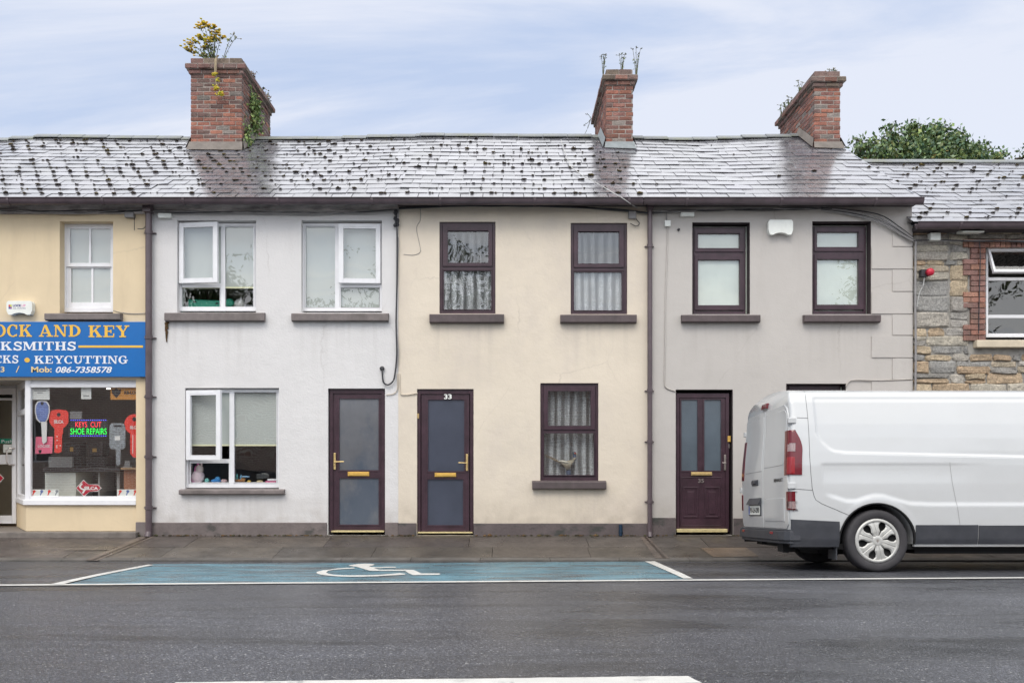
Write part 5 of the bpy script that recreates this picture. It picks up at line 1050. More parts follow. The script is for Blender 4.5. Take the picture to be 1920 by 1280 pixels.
# ---------------------------------------------------------------- plants on the chimneys, trees
def leafq(mb, c, s, col, droop=0.):
    n = Vector((random.gauss(0, 1), random.gauss(0, 1), random.gauss(.4, .8))).normalized(); u = n.orthogonal().normalized(); a = random.uniform(0, 6.28)
    u = (u*math.cos(a)+n.cross(u)*math.sin(a)); v = n.cross(u)
    c = Vector(c); mb.add([c-u*s, c-v*s*.55+n*s*.1, c+u*s, c+v*s*.55+n*s*.1], [(0, 1, 2, 3)], col)
def G3(k=1.): 
    b = random.choice([(.055, .085, .025), (.075, .11, .03), (.04, .07, .025), (.10, .12, .04)]); f = k*random.uniform(.75, 1.25); return tuple(c*f for c in b)
def stems(name, base, spec, label, cat='plant', group=None, flower=None, leaf=.02, nl=9):
    """spec: list of (dx, dy, height, lean) stems"""
    t = thing(name, base, label, cat, group); st = MB(); lf = MB(); fl = MB(); B = Vector(base)
    for dx, dy, h, lean in spec:
        p0 = B+Vector((dx*.15, dy*.15, 0)); p2 = B+Vector((dx, dy, h)); p1 = p0.lerp(p2, .55)+Vector((-dx*.15, 0, h*.12))
        pts = [p0*(1-u)**2+p1*2*u*(1-u)+p2*u*u for u in [i/8 for i in range(9)]]
        st.tube(pts, .007, 5, (.09, .09, .04), .003)
        for i in range(nl):
            u = random.uniform(.1, .95); p = p0*(1-u)**2+p1*2*u*(1-u)+p2*u*u; leafq(lf, p+Vector((random.gauss(0, 1), random.gauss(0, 1), 0))*leaf*.9, leaf*random.uniform(.6, 1.3), G3(1.7))
        if flower:
            for k in range(flower[1]):
                q_ = p2+Vector((random.gauss(0, 1)*flower[2], random.gauss(0, 1)*flower[2], random.uniform(-.4, .3)*flower[2])); st.tube([p2-Vector((0, 0, flower[2])), q_], .003, 4, (.09, .09, .04)); fl.blob(q_, flower[3], flower[3], flower[3]*.5, .3, tuple(c*random.uniform(.8, 1.1) for c in flower[0]))
    st.build('stem', m_leaf, t)
    if len(fl.v) < 12*40: lf.v, lf.f, lf.c, lf.s = lf.v+fl.v, lf.f+[[i+len(lf.v) for i in f] for f in fl.f], lf.c+fl.c, lf.s+fl.s; fl = MB()  # small flower sets are joined into the leaves mesh
    lf.build('leaves', m_leaf, t, recalc=False)
    if fl.v: fl.build('flowers', m_leaf, t)
    return t
random.seed(31)
yt = 2.75; zt1 = Z(108.5, 2.54)
spec = []
for px, py in ((357, 96), (360, 84), (366, 74), (372, 62), (378, 52), (385, 46), (392, 48), (399, 50), (405, 53), (411, 58), (388, 62), (380, 72), (395, 68), (402, 66), (386, 84), (372, 88), (364, 98), (396, 80)):
    spec.append((X(px, yt)-X(401, yt), random.uniform(-.15, .25), Z(py, yt)-zt1-.0, 0))
stems('ragwort', (X(401, yt), yt, zt1-.02), spec, 'large yellow flowering weed growing on top of the left chimney', flower=((.72, .52, .02), 13, .055, .026), leaf=.026, nl=15)
spec = [(X(px, yt)-X(413, yt), .05, Z(py, yt)-zt1, 0) for px, py in ((437, 61), (443, 67))]
stems('ragwort', (X(413, yt), yt, zt1), spec, 'single leaning yellowish stem at the right of the big weed on the left chimney', flower=((.35, .33, .08), 5, .03, .015), leaf=.022, nl=14)
y0_ = 2.42; t = thing('hanging_weed', (X(405, y0_), y0_, zt1), 'yellow flowered weed hanging down the front of the left chimney', 'plant')
mb = MB(); P_ = [(X(405, y0_), 2.5, zt1+.02), (X(403.5, y0_), y0_, Z(112, y0_)), (X(403, y0_), y0_, Z(136, y0_)), (X(405, y0_), y0_, Z(155, y0_)), (X(413, y0_), y0_, Z(175, y0_))]; mb.tube(P_, .014, 6, (.33, .26, .16)); mb.tube([(a+.02, b, c) for a, b, c in P_[:3]], .01, 6, (.28, .22, .14)); mb.build('stem', m_leaf, t)
mb = MB()
for px, py, n in ((401, 140, 16), (405, 166, 20), (414, 175, 22), (407, 150, 5)):
    for _ in range(n): mb.blob((X(px+random.gauss(0, 2.6), y0_), y0_-.01+random.gauss(0, .02), Z(py+random.gauss(0, 1.8), y0_)), .022, .02, .016, .3, tuple(c*random.uniform(.75, 1.1) for c in (.62, .50, .03)))
mb.build('flowers', m_leaf, t)
# wall plants on the side of the left chimney
xw = X(453.5, 2.54)
def sideplants(name, label, cells):
    t = thing(name, (xw, cells[0][0], cells[0][1]), label, 'plant'); mb = MB()
    for (yy, zz, ry, rz, n) in cells:
        for _ in range(n): leafq(mb, (xw+.01+abs(random.gauss(0, .045)), yy+random.gauss(0, 1)*ry, zz+random.gauss(0, 1)*rz), .035*random.uniform(.6, 1.3), G3(random.choice((2., 3., 3.8))))
    mb.build('leaves', m_leaf, t, recalc=False)
    mb = MB()
    for (yy, zz, ry, rz, n) in cells:
        for _ in range(n//12): mb.tube([(xw, yy+random.gauss(0, 1)*ry, zz), (xw+.05, yy+random.gauss(0, 1)*ry, zz-rz)], .006, 4, (.12, .1, .05))
    mb.build('stem', m_leaf, t); return t
zf = lambda py, y: Z(py, y)
sideplants('wall_fern', 'green weeds clinging to the right side of the left chimney', [(3.1, zf(196, 3.1), .14, .14, 170), (3.35, zf(215, 3.35), .13, .2, 230), (3.2, zf(245, 3.2), .12, .2, 230)])
sideplants('wall_grass', 'tuft of grass at the foot of the left chimney where it meets the slates', [(2.75, zf(262, 2.75), .09, .16, 210)])
for (yy, lab) in ((3.15, 'small brown weed midway along the top of the left chimney'), (4.05, 'reddish weed at the far end of the left chimney top')):
    t = thing('chimney_weed', (xw+.02, yy, zt1-.05), lab, 'plant'); mb = MB()
    for _ in range(60): leafq(mb, (xw+.03+random.gauss(0, .035), yy+random.gauss(0, .12 if yy > 4 else .04), zt1-.06+random.gauss(0, .05)), .025, random.choice([(.16, .10, .05), (.10, .11, .04), (.2, .13, .1)]))
    mb.build('leaves', m_leaf, t, recalc=False)
zt2 = Z(129.5, 2.54)
for px, py, sc, lab in ((1131, 100, .7, 'leftmost thin grey weed on the middle chimney'), (1166, 98, .9, 'middle thin weed on the middle chimney'), (1193, 87, 1.3, 'tallest weed at the right end of the middle chimney')):
    b = (X(px, 2.75), 2.75, zt2-.02); h = Z(py, 2.75)-zt2
    stems('chimney_weed', b, [(random.uniform(-.02, .02), 0, h, 0), (.03*sc, .0, h*.8, 0), (-.05*sc, 0, h*.95, 0), (.06*sc, 0, h*.97, 0)], lab, flower=((.16, .16, .12), 4, .02, .012), leaf=.016, nl=8, group='weeds on the middle chimney')
b = (X(1136.5, 2.54)-.06, 4.45, zt2-.14); mbw = stems('chimney_weed', b, [(-.2, .1, -.35, 0), (-.1, 0, .1, 0), (-.16, 0, -.12, 0)], 'wispy weed hanging off the back end of the middle chimney', flower=((.2, .2, .16), 3, .02, .01), leaf=.012, nl=5)
zt3 = Z(133, 2.54)
stems('chimney_weed', (X(1557, 2.7), 2.7, zt3-.01), [(-.08, 0, .07, 0), (-.02, 0, .11, 0), (.06, 0, .12, 0), (.1, 0, .09, 0)], 'small yellow green weed on the front top of the right chimney', flower=((.34, .28, .08), 4, .02, .013), leaf=.022, nl=8)
for yy, h, lab in ((3.15, .24, 'yellow green weed halfway along the top of the right chimney'), (3.75, .2, 'tall weed past halfway on the top of the right chimney'), (4.2, .22, 'grey weed near the far end of the right chimney top'), (3.95, .16, 'short bushy weed near the far end of the right chimney top')):
    stems('chimney_weed', (X(1527, 2.54)-.045, yy, zt3-.13), [(-.03, .03, h, 0), (.04, -.02, h*.8, 0), (-.05, .02, h*.6, 0)], lab, flower=((.24, .22, .09), 3, .02, .012), leaf=.02, nl=8)
random.seed(77)
def tree(label, x, y, z0, ht, crad, n, lsz, seed, k=1., group=None, shape=None, nb=26, name='broadleaf_tree'):
    random.seed(seed); t = thing(name, (x, y, z0), label, 'tree', group); tr = MB(); B = Vector((x, y, z0)); top = B+Vector((0, 0, ht*.45))
    tr.tube([B, B+Vector((.1, 0, ht*.22)), top], .03*ht, 10, None, .016*ht); tips = []
    for i in range(nb):
        a = 6.283*i/nb*2.4+random.uniform(-.3, .3); r = crad*random.uniform(.25, 1)*.9; zz = random.uniform(.42, .97)
        rr = r*(1-max(0, (zz-.6)/.4)**2*.75); e = B+Vector((math.cos(a)*rr, math.sin(a)*rr, ht*zz))
        s0 = B+Vector((0, 0, ht*random.uniform(.22, .45))); m_ = s0.lerp(e, .5)+Vector((0, 0, ht*.05)); tr.tube([s0, m_, e], .009*ht, 5, None, .002*ht); tips.append(e); tips.append(m_.lerp(e, .5))
    tr.build('trunk', m_bark, t); cr = MB()
    for i in range(n//14):
        e = random.choice(tips); s = crad*.22; c0 = e+Vector((random.gauss(0, s), random.gauss(0, s), random.gauss(0, s*.75))); kk = k*random.uniform(.7, 1.35)
        if shape and not shape(c0): continue
        for _ in range(14): leafq(cr, c0+Vector((random.gauss(0, 1), random.gauss(0, 1), random.gauss(0, .7)))*lsz*2.0, lsz*random.uniform(.6, 1.25), G3(kk))
    cr.build('crown', m_leaf, t, recalc=False); return t
def XT(px, d): return (px-CX)*d/F
def ZT_(py, d): return H-(py-HY)*d/F
def crown_tree(label, blobs, d, z0, n, lsz, seed, trunks, k=1.):
    """tree whose crown is a set of leafy masses: (px, py, rx_px, ry_px)"""
    random.seed(seed); t = thing('broadleaf_tree', (XT(trunks[0], d), d-D, z0), label, 'tree', 'trees behind the stone house'); tr = MB(); cr = MB()
    B = Vector((XT(trunks[0], d), d-D, z0)); tot = sum(b[2]*b[3] for b in blobs)
    zc = min(ZT_(b[1], d) for b in blobs)
    tr.tube([B, B+Vector((.1, .1, (zc-z0)*.5)), B+Vector((0, 0, zc-z0))], .28, 9, None, .15)
    for (px, py, rx, ry) in blobs:
        c = Vector((XT(px, d), d-D, ZT_(py, d))); ax, az = rx*d/F, ry*d/F; ay = min(ax, 1.8)
        tr.tube([B+Vector((0, 0, (zc-z0)*.8)), (B+Vector((0, 0, zc-z0))).lerp(c, .5), c, c+Vector((0, 0, az*.8))], .07, 5, None, .012)
        for _ in range(max(3, int(n*rx*ry/tot/12))):
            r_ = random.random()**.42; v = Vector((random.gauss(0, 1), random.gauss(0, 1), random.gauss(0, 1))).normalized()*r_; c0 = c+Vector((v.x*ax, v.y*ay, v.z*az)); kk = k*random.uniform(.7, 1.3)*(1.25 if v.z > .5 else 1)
            for _ in range(12): leafq(cr, c0+Vector((random.gauss(0, 1), random.gauss(0, 1), random.gauss(0, .8)))*lsz*1.7, lsz*random.uniform(.6, 1.25), (lambda q_: (q_[0]*.9, q_[1], q_[2]*1.7) if random.random() < .5 else random.choice([q_, q_, (q_[0]*1.7, q_[1]*1.0, q_[2])]) if random.random() < .12 else q_)(G3(kk)))  # half the leaves tinted bluish: distance haze put into their colour
    tr.build('trunk', m_bark, t); cr.build('crown', m_leaf, t, recalc=False); return t
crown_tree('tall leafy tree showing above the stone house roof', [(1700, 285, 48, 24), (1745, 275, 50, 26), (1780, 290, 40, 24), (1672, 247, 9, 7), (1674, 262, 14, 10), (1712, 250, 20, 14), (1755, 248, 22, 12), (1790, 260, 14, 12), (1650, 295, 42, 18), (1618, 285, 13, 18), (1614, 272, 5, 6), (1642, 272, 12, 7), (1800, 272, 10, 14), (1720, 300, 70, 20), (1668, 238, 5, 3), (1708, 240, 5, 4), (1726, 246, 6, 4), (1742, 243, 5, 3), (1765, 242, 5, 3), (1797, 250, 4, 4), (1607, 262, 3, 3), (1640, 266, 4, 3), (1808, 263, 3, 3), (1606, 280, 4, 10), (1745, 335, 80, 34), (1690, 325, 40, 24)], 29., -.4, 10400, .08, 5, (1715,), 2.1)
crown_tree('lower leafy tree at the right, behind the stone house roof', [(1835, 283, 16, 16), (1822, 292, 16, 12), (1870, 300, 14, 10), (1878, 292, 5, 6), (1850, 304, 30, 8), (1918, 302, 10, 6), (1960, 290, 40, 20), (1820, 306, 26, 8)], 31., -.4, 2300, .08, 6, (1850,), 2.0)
# ---------------------------------------------------------------- the other side of the street (seen in the window reflections)
def brickmat():
    m = bpy.data.materials.new('facing_brick'); m.use_nodes = True; t = m.node_tree; b = t.nodes['Principled BSDF']; L = t.links.new
    tc = N(t, 'ShaderNodeTexCoord'); sp = N(t, 'ShaderNodeSeparateXYZ'); L(tc.outputs['Object'], sp.inputs[0]); c = N(t, 'ShaderNodeCombineXYZ'); L(sp.outputs[0], c.inputs[0]); L(sp.outputs[2], c.inputs[1])
    br = N(t, 'ShaderNodeTexBrick'); br.inputs['Scale'].default_value = 1; br.inputs['Brick Width'].default_value = .225; br.inputs['Row Height'].default_value = .075; br.inputs['Mortar Size'].default_value = .014
    br.inputs['Color1'].default_value = (.42, .25, .19, 1); br.inputs['Color2'].default_value = (.28, .16, .13, 1); br.inputs['Mortar'].default_value = (.75, .7, .62, 1); L(c.outputs[0], br.inputs['Vector']); L(br.outputs[0], b.inputs['Base Color']); b.inputs['Roughness'].default_value = .85; return m
m_fb = brickmat()
def opp(name, label, x0, x1, zt, mat, wins):
    t = thing(name, ((x0+x1)/2, -19, 0), label, 'building', 'houses across the street'); mb = MB(); yq = -18.6
    facade(mb, x0, x1, -.1, zt, yq, yq-.3, [(a, b, c, d) for a, b, c, d in wins]); mb.add([(x0, yq, -.1), (x0, yq-7, -.1), (x0, yq-7, zt), (x0, yq, zt)], [(0, 1, 2, 3)]); mb.add([(x1, yq, -.1), (x1, yq-7, -.1), (x1, yq-7, zt), (x1, yq, zt)], [(0, 1, 2, 3)]); mb.build('wall', mat, t, recalc=False)
    mb = MB(); mb.prismx([(yq+.3, zt-.05), (yq-3.5, zt+1.5), (yq-7.3, zt-.05)], x0, x1); mb.build('roof', m_slate, t)
    for a, b, c, d in wins:
        mb = MB(); f = .06
        mb.box(a, a+f, yq-.2, yq-.1, c, d); mb.box(b-f, b, yq-.2, yq-.1, c, d); mb.box(a+f, b-f, yq-.2, yq-.1, d-f, d); mb.box(a+f, b-f, yq-.2, yq-.1, c, c+f); mb.box((a+b)/2-.02, (a+b)/2+.02, yq-.2, yq-.1, c+f, d-f)
        w_ = mb.build('window', m_upvc, t); mb = MB(); mb.add([(a, yq-.17, c), (b, yq-.17, c), (b, yq-.17, d), (a, yq-.17, d)], [(0, 1, 2, 3)]); mb.build('pane', m_win_dark, w_, recalc=False)
m_win_dark = M('dark_pane', (.03, .035, .04), .08, .05, spec=.8)
opp('brick_house', 'low red brick building across the street, reflected in the shop window', -30, -1.5, 4.6, m_fb, [(-28, -26.8, 1, 2.6), (-25, -23.8, 1, 2.6), (-21, -19.8, 1, 2.6), (-17.6, -16.4, 1, 2.6), (-13.5, -12.3, 1, 2.6), (-11, -9.8, 1, 2.6), (-8.2, -7, 1, 2.6), (-5.4, -4.2, 1, 2.6)])
opp('brick_house', 'second low red brick building across the street, reflected in the window of house 33', -1.49, 22, 4.3, m_fb, [(0, 1.2, 1, 2.4), (3.4, 5.2, .6, 1.7), (8, 9.2, 1, 2.4)])
for i, (x, y, ht, cr_) in enumerate(((-7.5, -28, 9.5, 3.2), (-1.8, -29, 11.5, 3.4), (3.4, -30, 8.8, 2.6), (9.5, -28, 8.0, 3.0), (18.5, -27, 11.5, 4.2), (-13.5, -27, 10.5, 3.2))):
    tree(('leftmost tree across the street', 'tallest tree across the street, mirrored in the upper window of house 33', 'bushy tree across the street, mirrored in the right upper window of house 33', 'small tree across the street', 'tall tree across the street at the right, darkening the stone house window', 'tree across the street, mirrored in the left windows of the white house')[i], x, y, -.2, ht, cr_, 5200, .105, 100+i, 1., 'trees across the street')

# dark hatchback parked across the street, mirrored in the white house window
m_car = M('car_navy', (.012, .016, .03), .2, .05, coat=1.)
car = thing('parked_car', (-9.2, -14.3, road_z(-14.3)), 'dark hatchback parked across the street, mirrored in the lower window of the white house', 'car')
zc0 = road_z(-14.3); prof = [(-2.0, .28), (-2.02, .6), (-1.95, .82), (-1.8, 1.0), (-1.45, 1.36), (-1.2, 1.46), (0, 1.50), (.35, 1.44), (1.0, 1.02), (1.75, .86), (1.98, .68), (2.02, .45), (1.98, .28)]
mb = MB(); mb.prism([(-9.2+a, zc0+b) for a, b in prof], -15.1, -13.5); mb.xf(lambda a, b, c: (a, b+(.16 if b < -14.3 else -.16)*max(0, (c-zc0-.9)/.6), c)); mb.build('body', m_car, car, bevel=.05, segs=3)
for k, pts in enumerate(([(-1.62, .98), (-1.3, 1.34), (-.5, 1.38), (-.5, .98)], [(-.42, .98), (-.42, 1.38), (.25, 1.36), (.75, 1.0)])):
    mb = MB(); mb.prism([(-9.2+a, zc0+b) for a, b in pts], -13.62, -13.48); mb.xf(lambda a, b, c: (a, b-.13*max(0, (c-zc0-.9)/.6)+.012, c)); mb.build('side_window', m_win_dark, car)
for wx in (-1.25, 1.3):
    for yy in (-13.6, -15.0):
        mb = MB(); mb.lathe([(.0, -.1), (.28, -.1), (.32, -.07), (.32, .07), (.28, .1), (0, .1)], (-9.2+wx, yy, zc0+.32), 'y', 28); wh_ = mb.build('wheel', m_win_dark, car)
        mb = MB(); mb.lathe([(.0, .105), (.19, .105), (.21, .09)], (-9.2+wx, yy, zc0+.32), 'y', 24); mb.build('rim', M('alloy_rim', (.5, .5, .5), .3, .05, metal=.6) if 'alloy_rim' not in bpy.data.materials else bpy.data.materials['alloy_rim'], wh_)
mb = MB(); mb.box(-7.52, -7.2, -13.66, -13.5, zc0+.66, zc0+.8); mb.build('headlight', m_pw, car, bevel=.03)
mb = MB(); mb.box(-11.2, -11.05, -13.62, -13.49, zc0+.75, zc0+.95); mb.build('tail_light', m_redd, car, bevel=.02)
# ---------------------------------------------------------------- white panel van
m_van = M('van_white', (.535, .55, .56), .26, .02, 2, dirt=.45, coat=.9, stain=.18, stainc=(.45, .45, .42), stains=(1.2, 2, 3), st=(.5, .8))
m_clad = M('van_cladding', (.047, .050, .060), .48, .15, 5, stain=.4, stainc=(.10, .10, .105), stains=(3, 3, 3), st=(.5, .8)); m_tyre = M('tyre', (.038, .036, .040), .75, .2, 12, .3, 60, .003)
m_hub = M('hubcap', (.52, .52, .50), .38, .06, 8, metal=.25); m_under = M('underbody', (.012, .012, .013), .8, .2); m_seam = M('panel_gap', (.03, .03, .032), .6, .05); m_seaml = M('panel_gap_light', (.22, .22, .22), .6, .05)
m_lamp = M('lamp_red', (.13, .003, .010), .2, .12, 30, coat=.4); m_lampb = M('lamp_red_bright', (.27, .006, .012), .2, .1, 30, coat=.4); m_lampw = M('lamp_clear', (.30, .21, .21), .12, .2, 60, coat=1.); m_vglass = M('van_glass', (.015, .02, .022), .05, .05, spec=.9)
XV, YV = 3.06, -2.48
van = bpy.data.objects.new('panel_van', None); COL.objects.link(van); van.location = (XV, YV, road_z(YV)); van.rotation_euler = (-math.atan(.062), 0, 0); ORG[van.name] = Vector((0, 0, 0))
tag(van, 'white panel van parked half in front of the grey house, with grey lower cladding', 'van')
HW = [(.27, .93), (.35, .955), (.5, .972), (.7, .978), (.95, .975), (1.15, .966), (1.3, .952), (1.45, .932), (1.6, .905), (1.72, .878), (1.85, .848), (1.92, .818), (1.965, .77), (1.998, .69), (2.02, .56), (2.036, .38), (2.046, .2), (2.05, 0)]
def lerp_tab(T, v):
    if v <= T[0][0]: return T[0][1]
    for (a, b), (c, d) in zip(T, T[1:]):
        if v <= c: return b+(d-b)*(v-a)/(c-a)
    return T[-1][1]
ss = lambda e0, e1, v: (lambda t: t*t*(3-2*t))(max(0, min(1, (v-e0)/(e1-e0))))
ULB = [(.29, 1.60), (.302, 1.50), (.35, 1.42), (.44, 1.335), (.50, 1.303), (.62, 1.290), (2.5, 1.245), (5.1, 1.2)]
SW = [(.3, .86), (.40, .82), (.60, .755), (.70, .755), (.80, .79), (.9, .815), (1.0, .81), (1.15, .765), (1.28, .73), (1.5, .72), (5.1, .72)]
WX = (.925, .925+3.10); WR = .335
def relief(x, z):
    o = 0
    if .27 < x < 3.55:
        zb = lerp_tab(ULB, x); inx = ss(.285, .32, x)
        o -= .016*inx*ss(zb-.018, zb+.012, z)*(1-ss(1.895, 1.915, z))
        o -= .007*ss(.33, .37, x)*(1-ss(1.6, 2.3, x))*(1-ss(1.150, 1.168, z))*ss(.86, 1.1, z)
    if .33 < x < 4.8: zs = lerp_tab(SW, x); o += .013*ss(.34, .5, x)*(1-ss(zs-.02, zs+.035, z))
    for wx in WX:
        d = math.hypot(x-wx, z-.335); o += .004*(1-ss(.43, .475, d))
    return o
TOP = [(0, 2.05), (3.45, 2.05), (3.7, 2.0), (4.0, 1.72), (4.3, 1.42), (4.45, 1.28), (4.8, 1.16), (5.0, .98), (5.08, .75)]
def hwf(x, z):
    k = (lerp_tab(TOP, x)-.27)/1.78; zz = .27+(z-.27)/k if z > .27 else z
    w_ = lerp_tab(HW, min(zz, 2.05)); tp = 1-.10*ss(4.4, 5.08, x)**2-.02*ss(3.4, 5, x); return w_*tp+(relief(x, z) if zz < 1.925 else 0)
def xrear(z): return .0+.045*ss(1.0, 1.75, z)+.05*ss(1.84, 2.05, z)**1.5
zs_side = [.298]+[.31+.0135*i for i in range(int((1.925-.31)/.0135))]; zs_top = [1.93, 1.945, 1.958, 1.97, 1.982, 1.993, 2.003, 2.013, 2.022, 2.03, 2.036, 2.042, 2.046, 2.049, 2.05]
zc_ = zs_side+zs_top
stx = [(0, .045), (.006, .022), (.018, .009), (.04, .002), (.07, 0)]; xx = .09
while xx < 5.06: stx.append((xx, 0)); xx += .018 if xx < 2.6 else .05
stx += [(5.06, .01), (5.08, .06)]
bd = MB(); vs = []; nz_ = len(zc_)
for x, ins in stx:
    k = (lerp_tab(TOP, x)-.27)/1.78; row = []
    for z in zc_:
        zz = .27+(z-.27)*k; row.append((zz, max(0, hwf(x, zz)-ins)))
    f = lambda z: x+(xrear(z)*(1-ss(0, .5, x)))
    left = [(f(z), -h_, z) for z, h_ in row]; right = [(f(z), h_, z) for z, h_ in row][::-1][1:]
    vs += left+right
m_ = 2*nz_-1; fs = []
for i in range(len(stx)-1):
    for j in range(m_-1): fs.append((i*m_+j, i*m_+j+1, (i+1)*m_+j+1, (i+1)*m_+j))
    fs.append((i*m_+m_-1, i*m_, (i+1)*m_, (i+1)*m_+m_-1))
for e in (0, len(stx)-1):
    for j in range(nz_-1):
        a, b = e*m_+j, e*m_+j+1; c, d = e*m_+m_-2-j, e*m_+m_-1-j
        fs.append((a, b, c, d) if b != c else (a, b, d))
bd.add(vs, fs, None, True)
body = bd.build('body', m_van, van)
cut = MB()
for wx in WX:
    for sg in (-1, 1):
        n = 48; y0, y1 = (sg*1.2, sg*.60); ring_ = [(wx+.405*math.cos(2*math.pi*k/n), .325+.405*math.sin(2*math.pi*k/n)) for k in range(n)]; cut.prism(ring_, min(y0, y1), max(y0, y1))
co = cut.build('cutter', m_under, van); co.location = (0, 0, 0)
bo = body.modifiers.new('arch', 'BOOLEAN'); bo.object = co; bo.operation = 'DIFFERENCE'; bo.solver = 'EXACT'
bpy.context.view_layer.update(); dg = bpy.context.evaluated_depsgraph_get(); me = bpy.data.meshes.new_from_object(body.evaluated_get(dg)); body.modifiers.clear(); body.data = me
while len(me.materials) > 1: me.materials.pop()
for p_ in me.polygons: p_.material_index = 0
bpy.data.objects.remove(co)
me.polygons.foreach_set('use_smooth', [True]*len(me.polygons))
try: me.set_sharp_from_angle(angle=R(32))
except Exception: pass
def patch(name, mat, outline, off=.006, th=.02, parent=None, sides=(-1,), nx=40, nz=14, x0=None, x1=None, zb=None, zt=None, bevel=0):
    """sheet with thickness that follows the body side; outline given by zb(x), zt(x) over x0..x1"""
    o = None
    for sg in sides:
        mb = MB(); vs = []
        for layer in (0, 1):
            for i in range(nx+1):
                x = x0+(x1-x0)*i/nx
                for j in range(nz+1):
                    z = zb(x)+(zt(x)-zb(x))*j/nz; h_ = hwf(x, z)+off-layer*th-(.02 if x < .012 else (.006 if x < .03 else 0)); vs.append((x, sg*h_, z))
        A = (nx+1)*(nz+1); ix = lambda l, i, j: l*A+i*(nz+1)+j; fs = []
        for l in (0, 1):
            for i in range(nx):
                for j in range(nz): fs.append((ix(l, i, j), ix(l, i, j+1), ix(l, i+1, j+1), ix(l, i+1, j)))
        for i in range(nx): fs += [(ix(0, i, 0), ix(0, i+1, 0), ix(1, i+1, 0), ix(1, i, 0)), (ix(0, i, nz), ix(0, i+1, nz), ix(1, i+1, nz), ix(1, i, nz))]
        for j in range(nz): fs += [(ix(0, 0, j), ix(0, 0, j+1), ix(1, 0, j+1), ix(1, 0, j)), (ix(0, nx, j), ix(0, nx, j+1), ix(1, nx, j+1), ix(1, nx, j))]
        mb.add(vs, fs, None, True); o = mb.build(name, mat, parent or van)
        try: o.data.set_sharp_from_angle(angle=R(40))
        except Exception: pass
    return o
C = lambda v: (lambda x: v)
arcz = lambda wx, r: (lambda x: .325+math.sqrt(max(0, r*r-(x-wx)**2)))
# lower cladding: behind the rear wheel, between the wheels, ahead of the front wheel
patch('cladding', m_clad, None, .012, .03, x0=.005, x1=.515, zb=lambda x: .268, zt=lambda x: .565-.045*x, sides=(-1, 1))
patch('cladding', m_clad, None, .010, .03, x0=1.335, x1=2.005, zb=C(.300), zt=C(.505), sides=(-1, 1))
patch('cladding', m_clad, None, .010, .03, x0=2.015, x1=3.60, zb=C(.300), zt=C(.500), sides=(-1, 1), nx=60)
patch('cladding', m_clad, None, .010, .03, x0=4.45, x1=5.0, zb=C(.30), zt=C(.52), sides=(-1, 1))
patch('sill', m_van, None, .004, .05, x0=1.33, x1=3.62, zb=C(.272), zt=C(.299), sides=(-1, 1), nx=60, nz=2)
# arch lips and liners
for wx in WX:
    for sg in (-1, 1):
        mb = MB(); n = 40; A_ = [R(-4+188*k/n) for k in range(n+1)]; vs = []
        for k, a in enumerate(A_):
            for (r, dy) in ((.402, .012), (.418, .015), (.418, -.03), (.402, -.03)):
                x, z = wx+r*math.cos(a), .325+r*math.sin(a); h_ = hwf(wx+.418*math.cos(a), max(.3, .325+.418*math.sin(a)))+dy-.006; vs.append((x, sg*h_, z))
        mb.add(vs, [(i*4+j, i*4+(j+1) % 4, (i+1)*4+(j+1) % 4, (i+1)*4+j) for i in range(n) for j in range(4)], None, True); mb.build('arch_lip', m_under, van)
        mb = MB(); vs = []
        for a in A_:
            for yy in (.94, .60): vs.append((wx+.41*math.cos(a), sg*yy, .325+.41*math.sin(a)))
        mb.add(vs, [(i*2, i*2+1, i*2+3, i*2+2) for i in range(n)], None, True); mb.add([(wx+.41*math.cos(a), sg*.6, .325+.41*math.sin(a)) for a in A_], [tuple(range(n+1))]); mb.build('arch_liner', m_under, van, recalc=False)
# panel gaps as thin dark strips laid on the skin
def gap(pts, w_=.0045, sg=-1, off=.0018, mat=None, name='panel_gap'):
    mb = MB(); vs = []; P_ = []
    for a, b in zip(pts, pts[1:]):
        n = max(2, int(math.hypot(b[0]-a[0], b[1]-a[1])/.03)); P_ += [(a[0]+(b[0]-a[0])*i/n, a[1]+(b[1]-a[1])*i/n) for i in range(n)]
    P_.append(pts[-1])
    for i, p in enumerate(P_):
        a, b = P_[max(0, i-1)], P_[min(len(P_)-1, i+1)]; l = math.hypot(b[0]-a[0], b[1]-a[1]) or 1; nx_, nz_2 = -(b[1]-a[1])/l*w_/2, (b[0]-a[0])/l*w_/2
        for s in (1, -1):
            x, z = p[0]+s*nx_, p[1]+s*nz_2; vs.append((x+xrear(z)*(1-ss(0, .5, x)), sg*(hwf(x, z)+off), z))
    mb.add(vs, [(i*2, i*2+1, i*2+3, i*2+2) for i in range(len(P_)-1)], None, True); return mb.build(name, mat or m_seam, body, recalc=False)
for sg in (-1, 1):
    gap([(.203, 2.0), (.206, 1.60), (.215, 1.25), (.235, .90), (.252, .82), (.27, .775), (.33, .735), (.62, .608)], sg=sg)
    gap([(.075, 1.672), (.206, 1.668)], sg=sg); gap([(.03, .893), (.236, .878)], sg=sg)
    gap([(1.735, 1.18), (1.75, .95), (1.785, .72), (1.81, .52), (1.83, .30)], sg=sg, w_=.004, mat=m_seaml)
    gap([(3.5, 1.9), (3.45, 1.2), (3.5, .52)], sg=sg); gap([(2.6, 1.24), (2.6, .51)], sg=sg)
gap([(.5, 1.288), (2.6, 1.228), (3.4, 1.21)], w_=.002, off=.001, mat=m_van, name='body_crease')
# underbody
mb = MB(); mb.box(.15, 4.95, -.86, .86, .24, .30); mb.box(1.4, 3.4, -.8, .8, .19, .25); mb.box(.45, .9, -.5, .1, .17, .25); mb.tube([(.925, -.75, .33), (.925, .75, .33)], .05, 8)
mb.build('underbody', m_under, van)
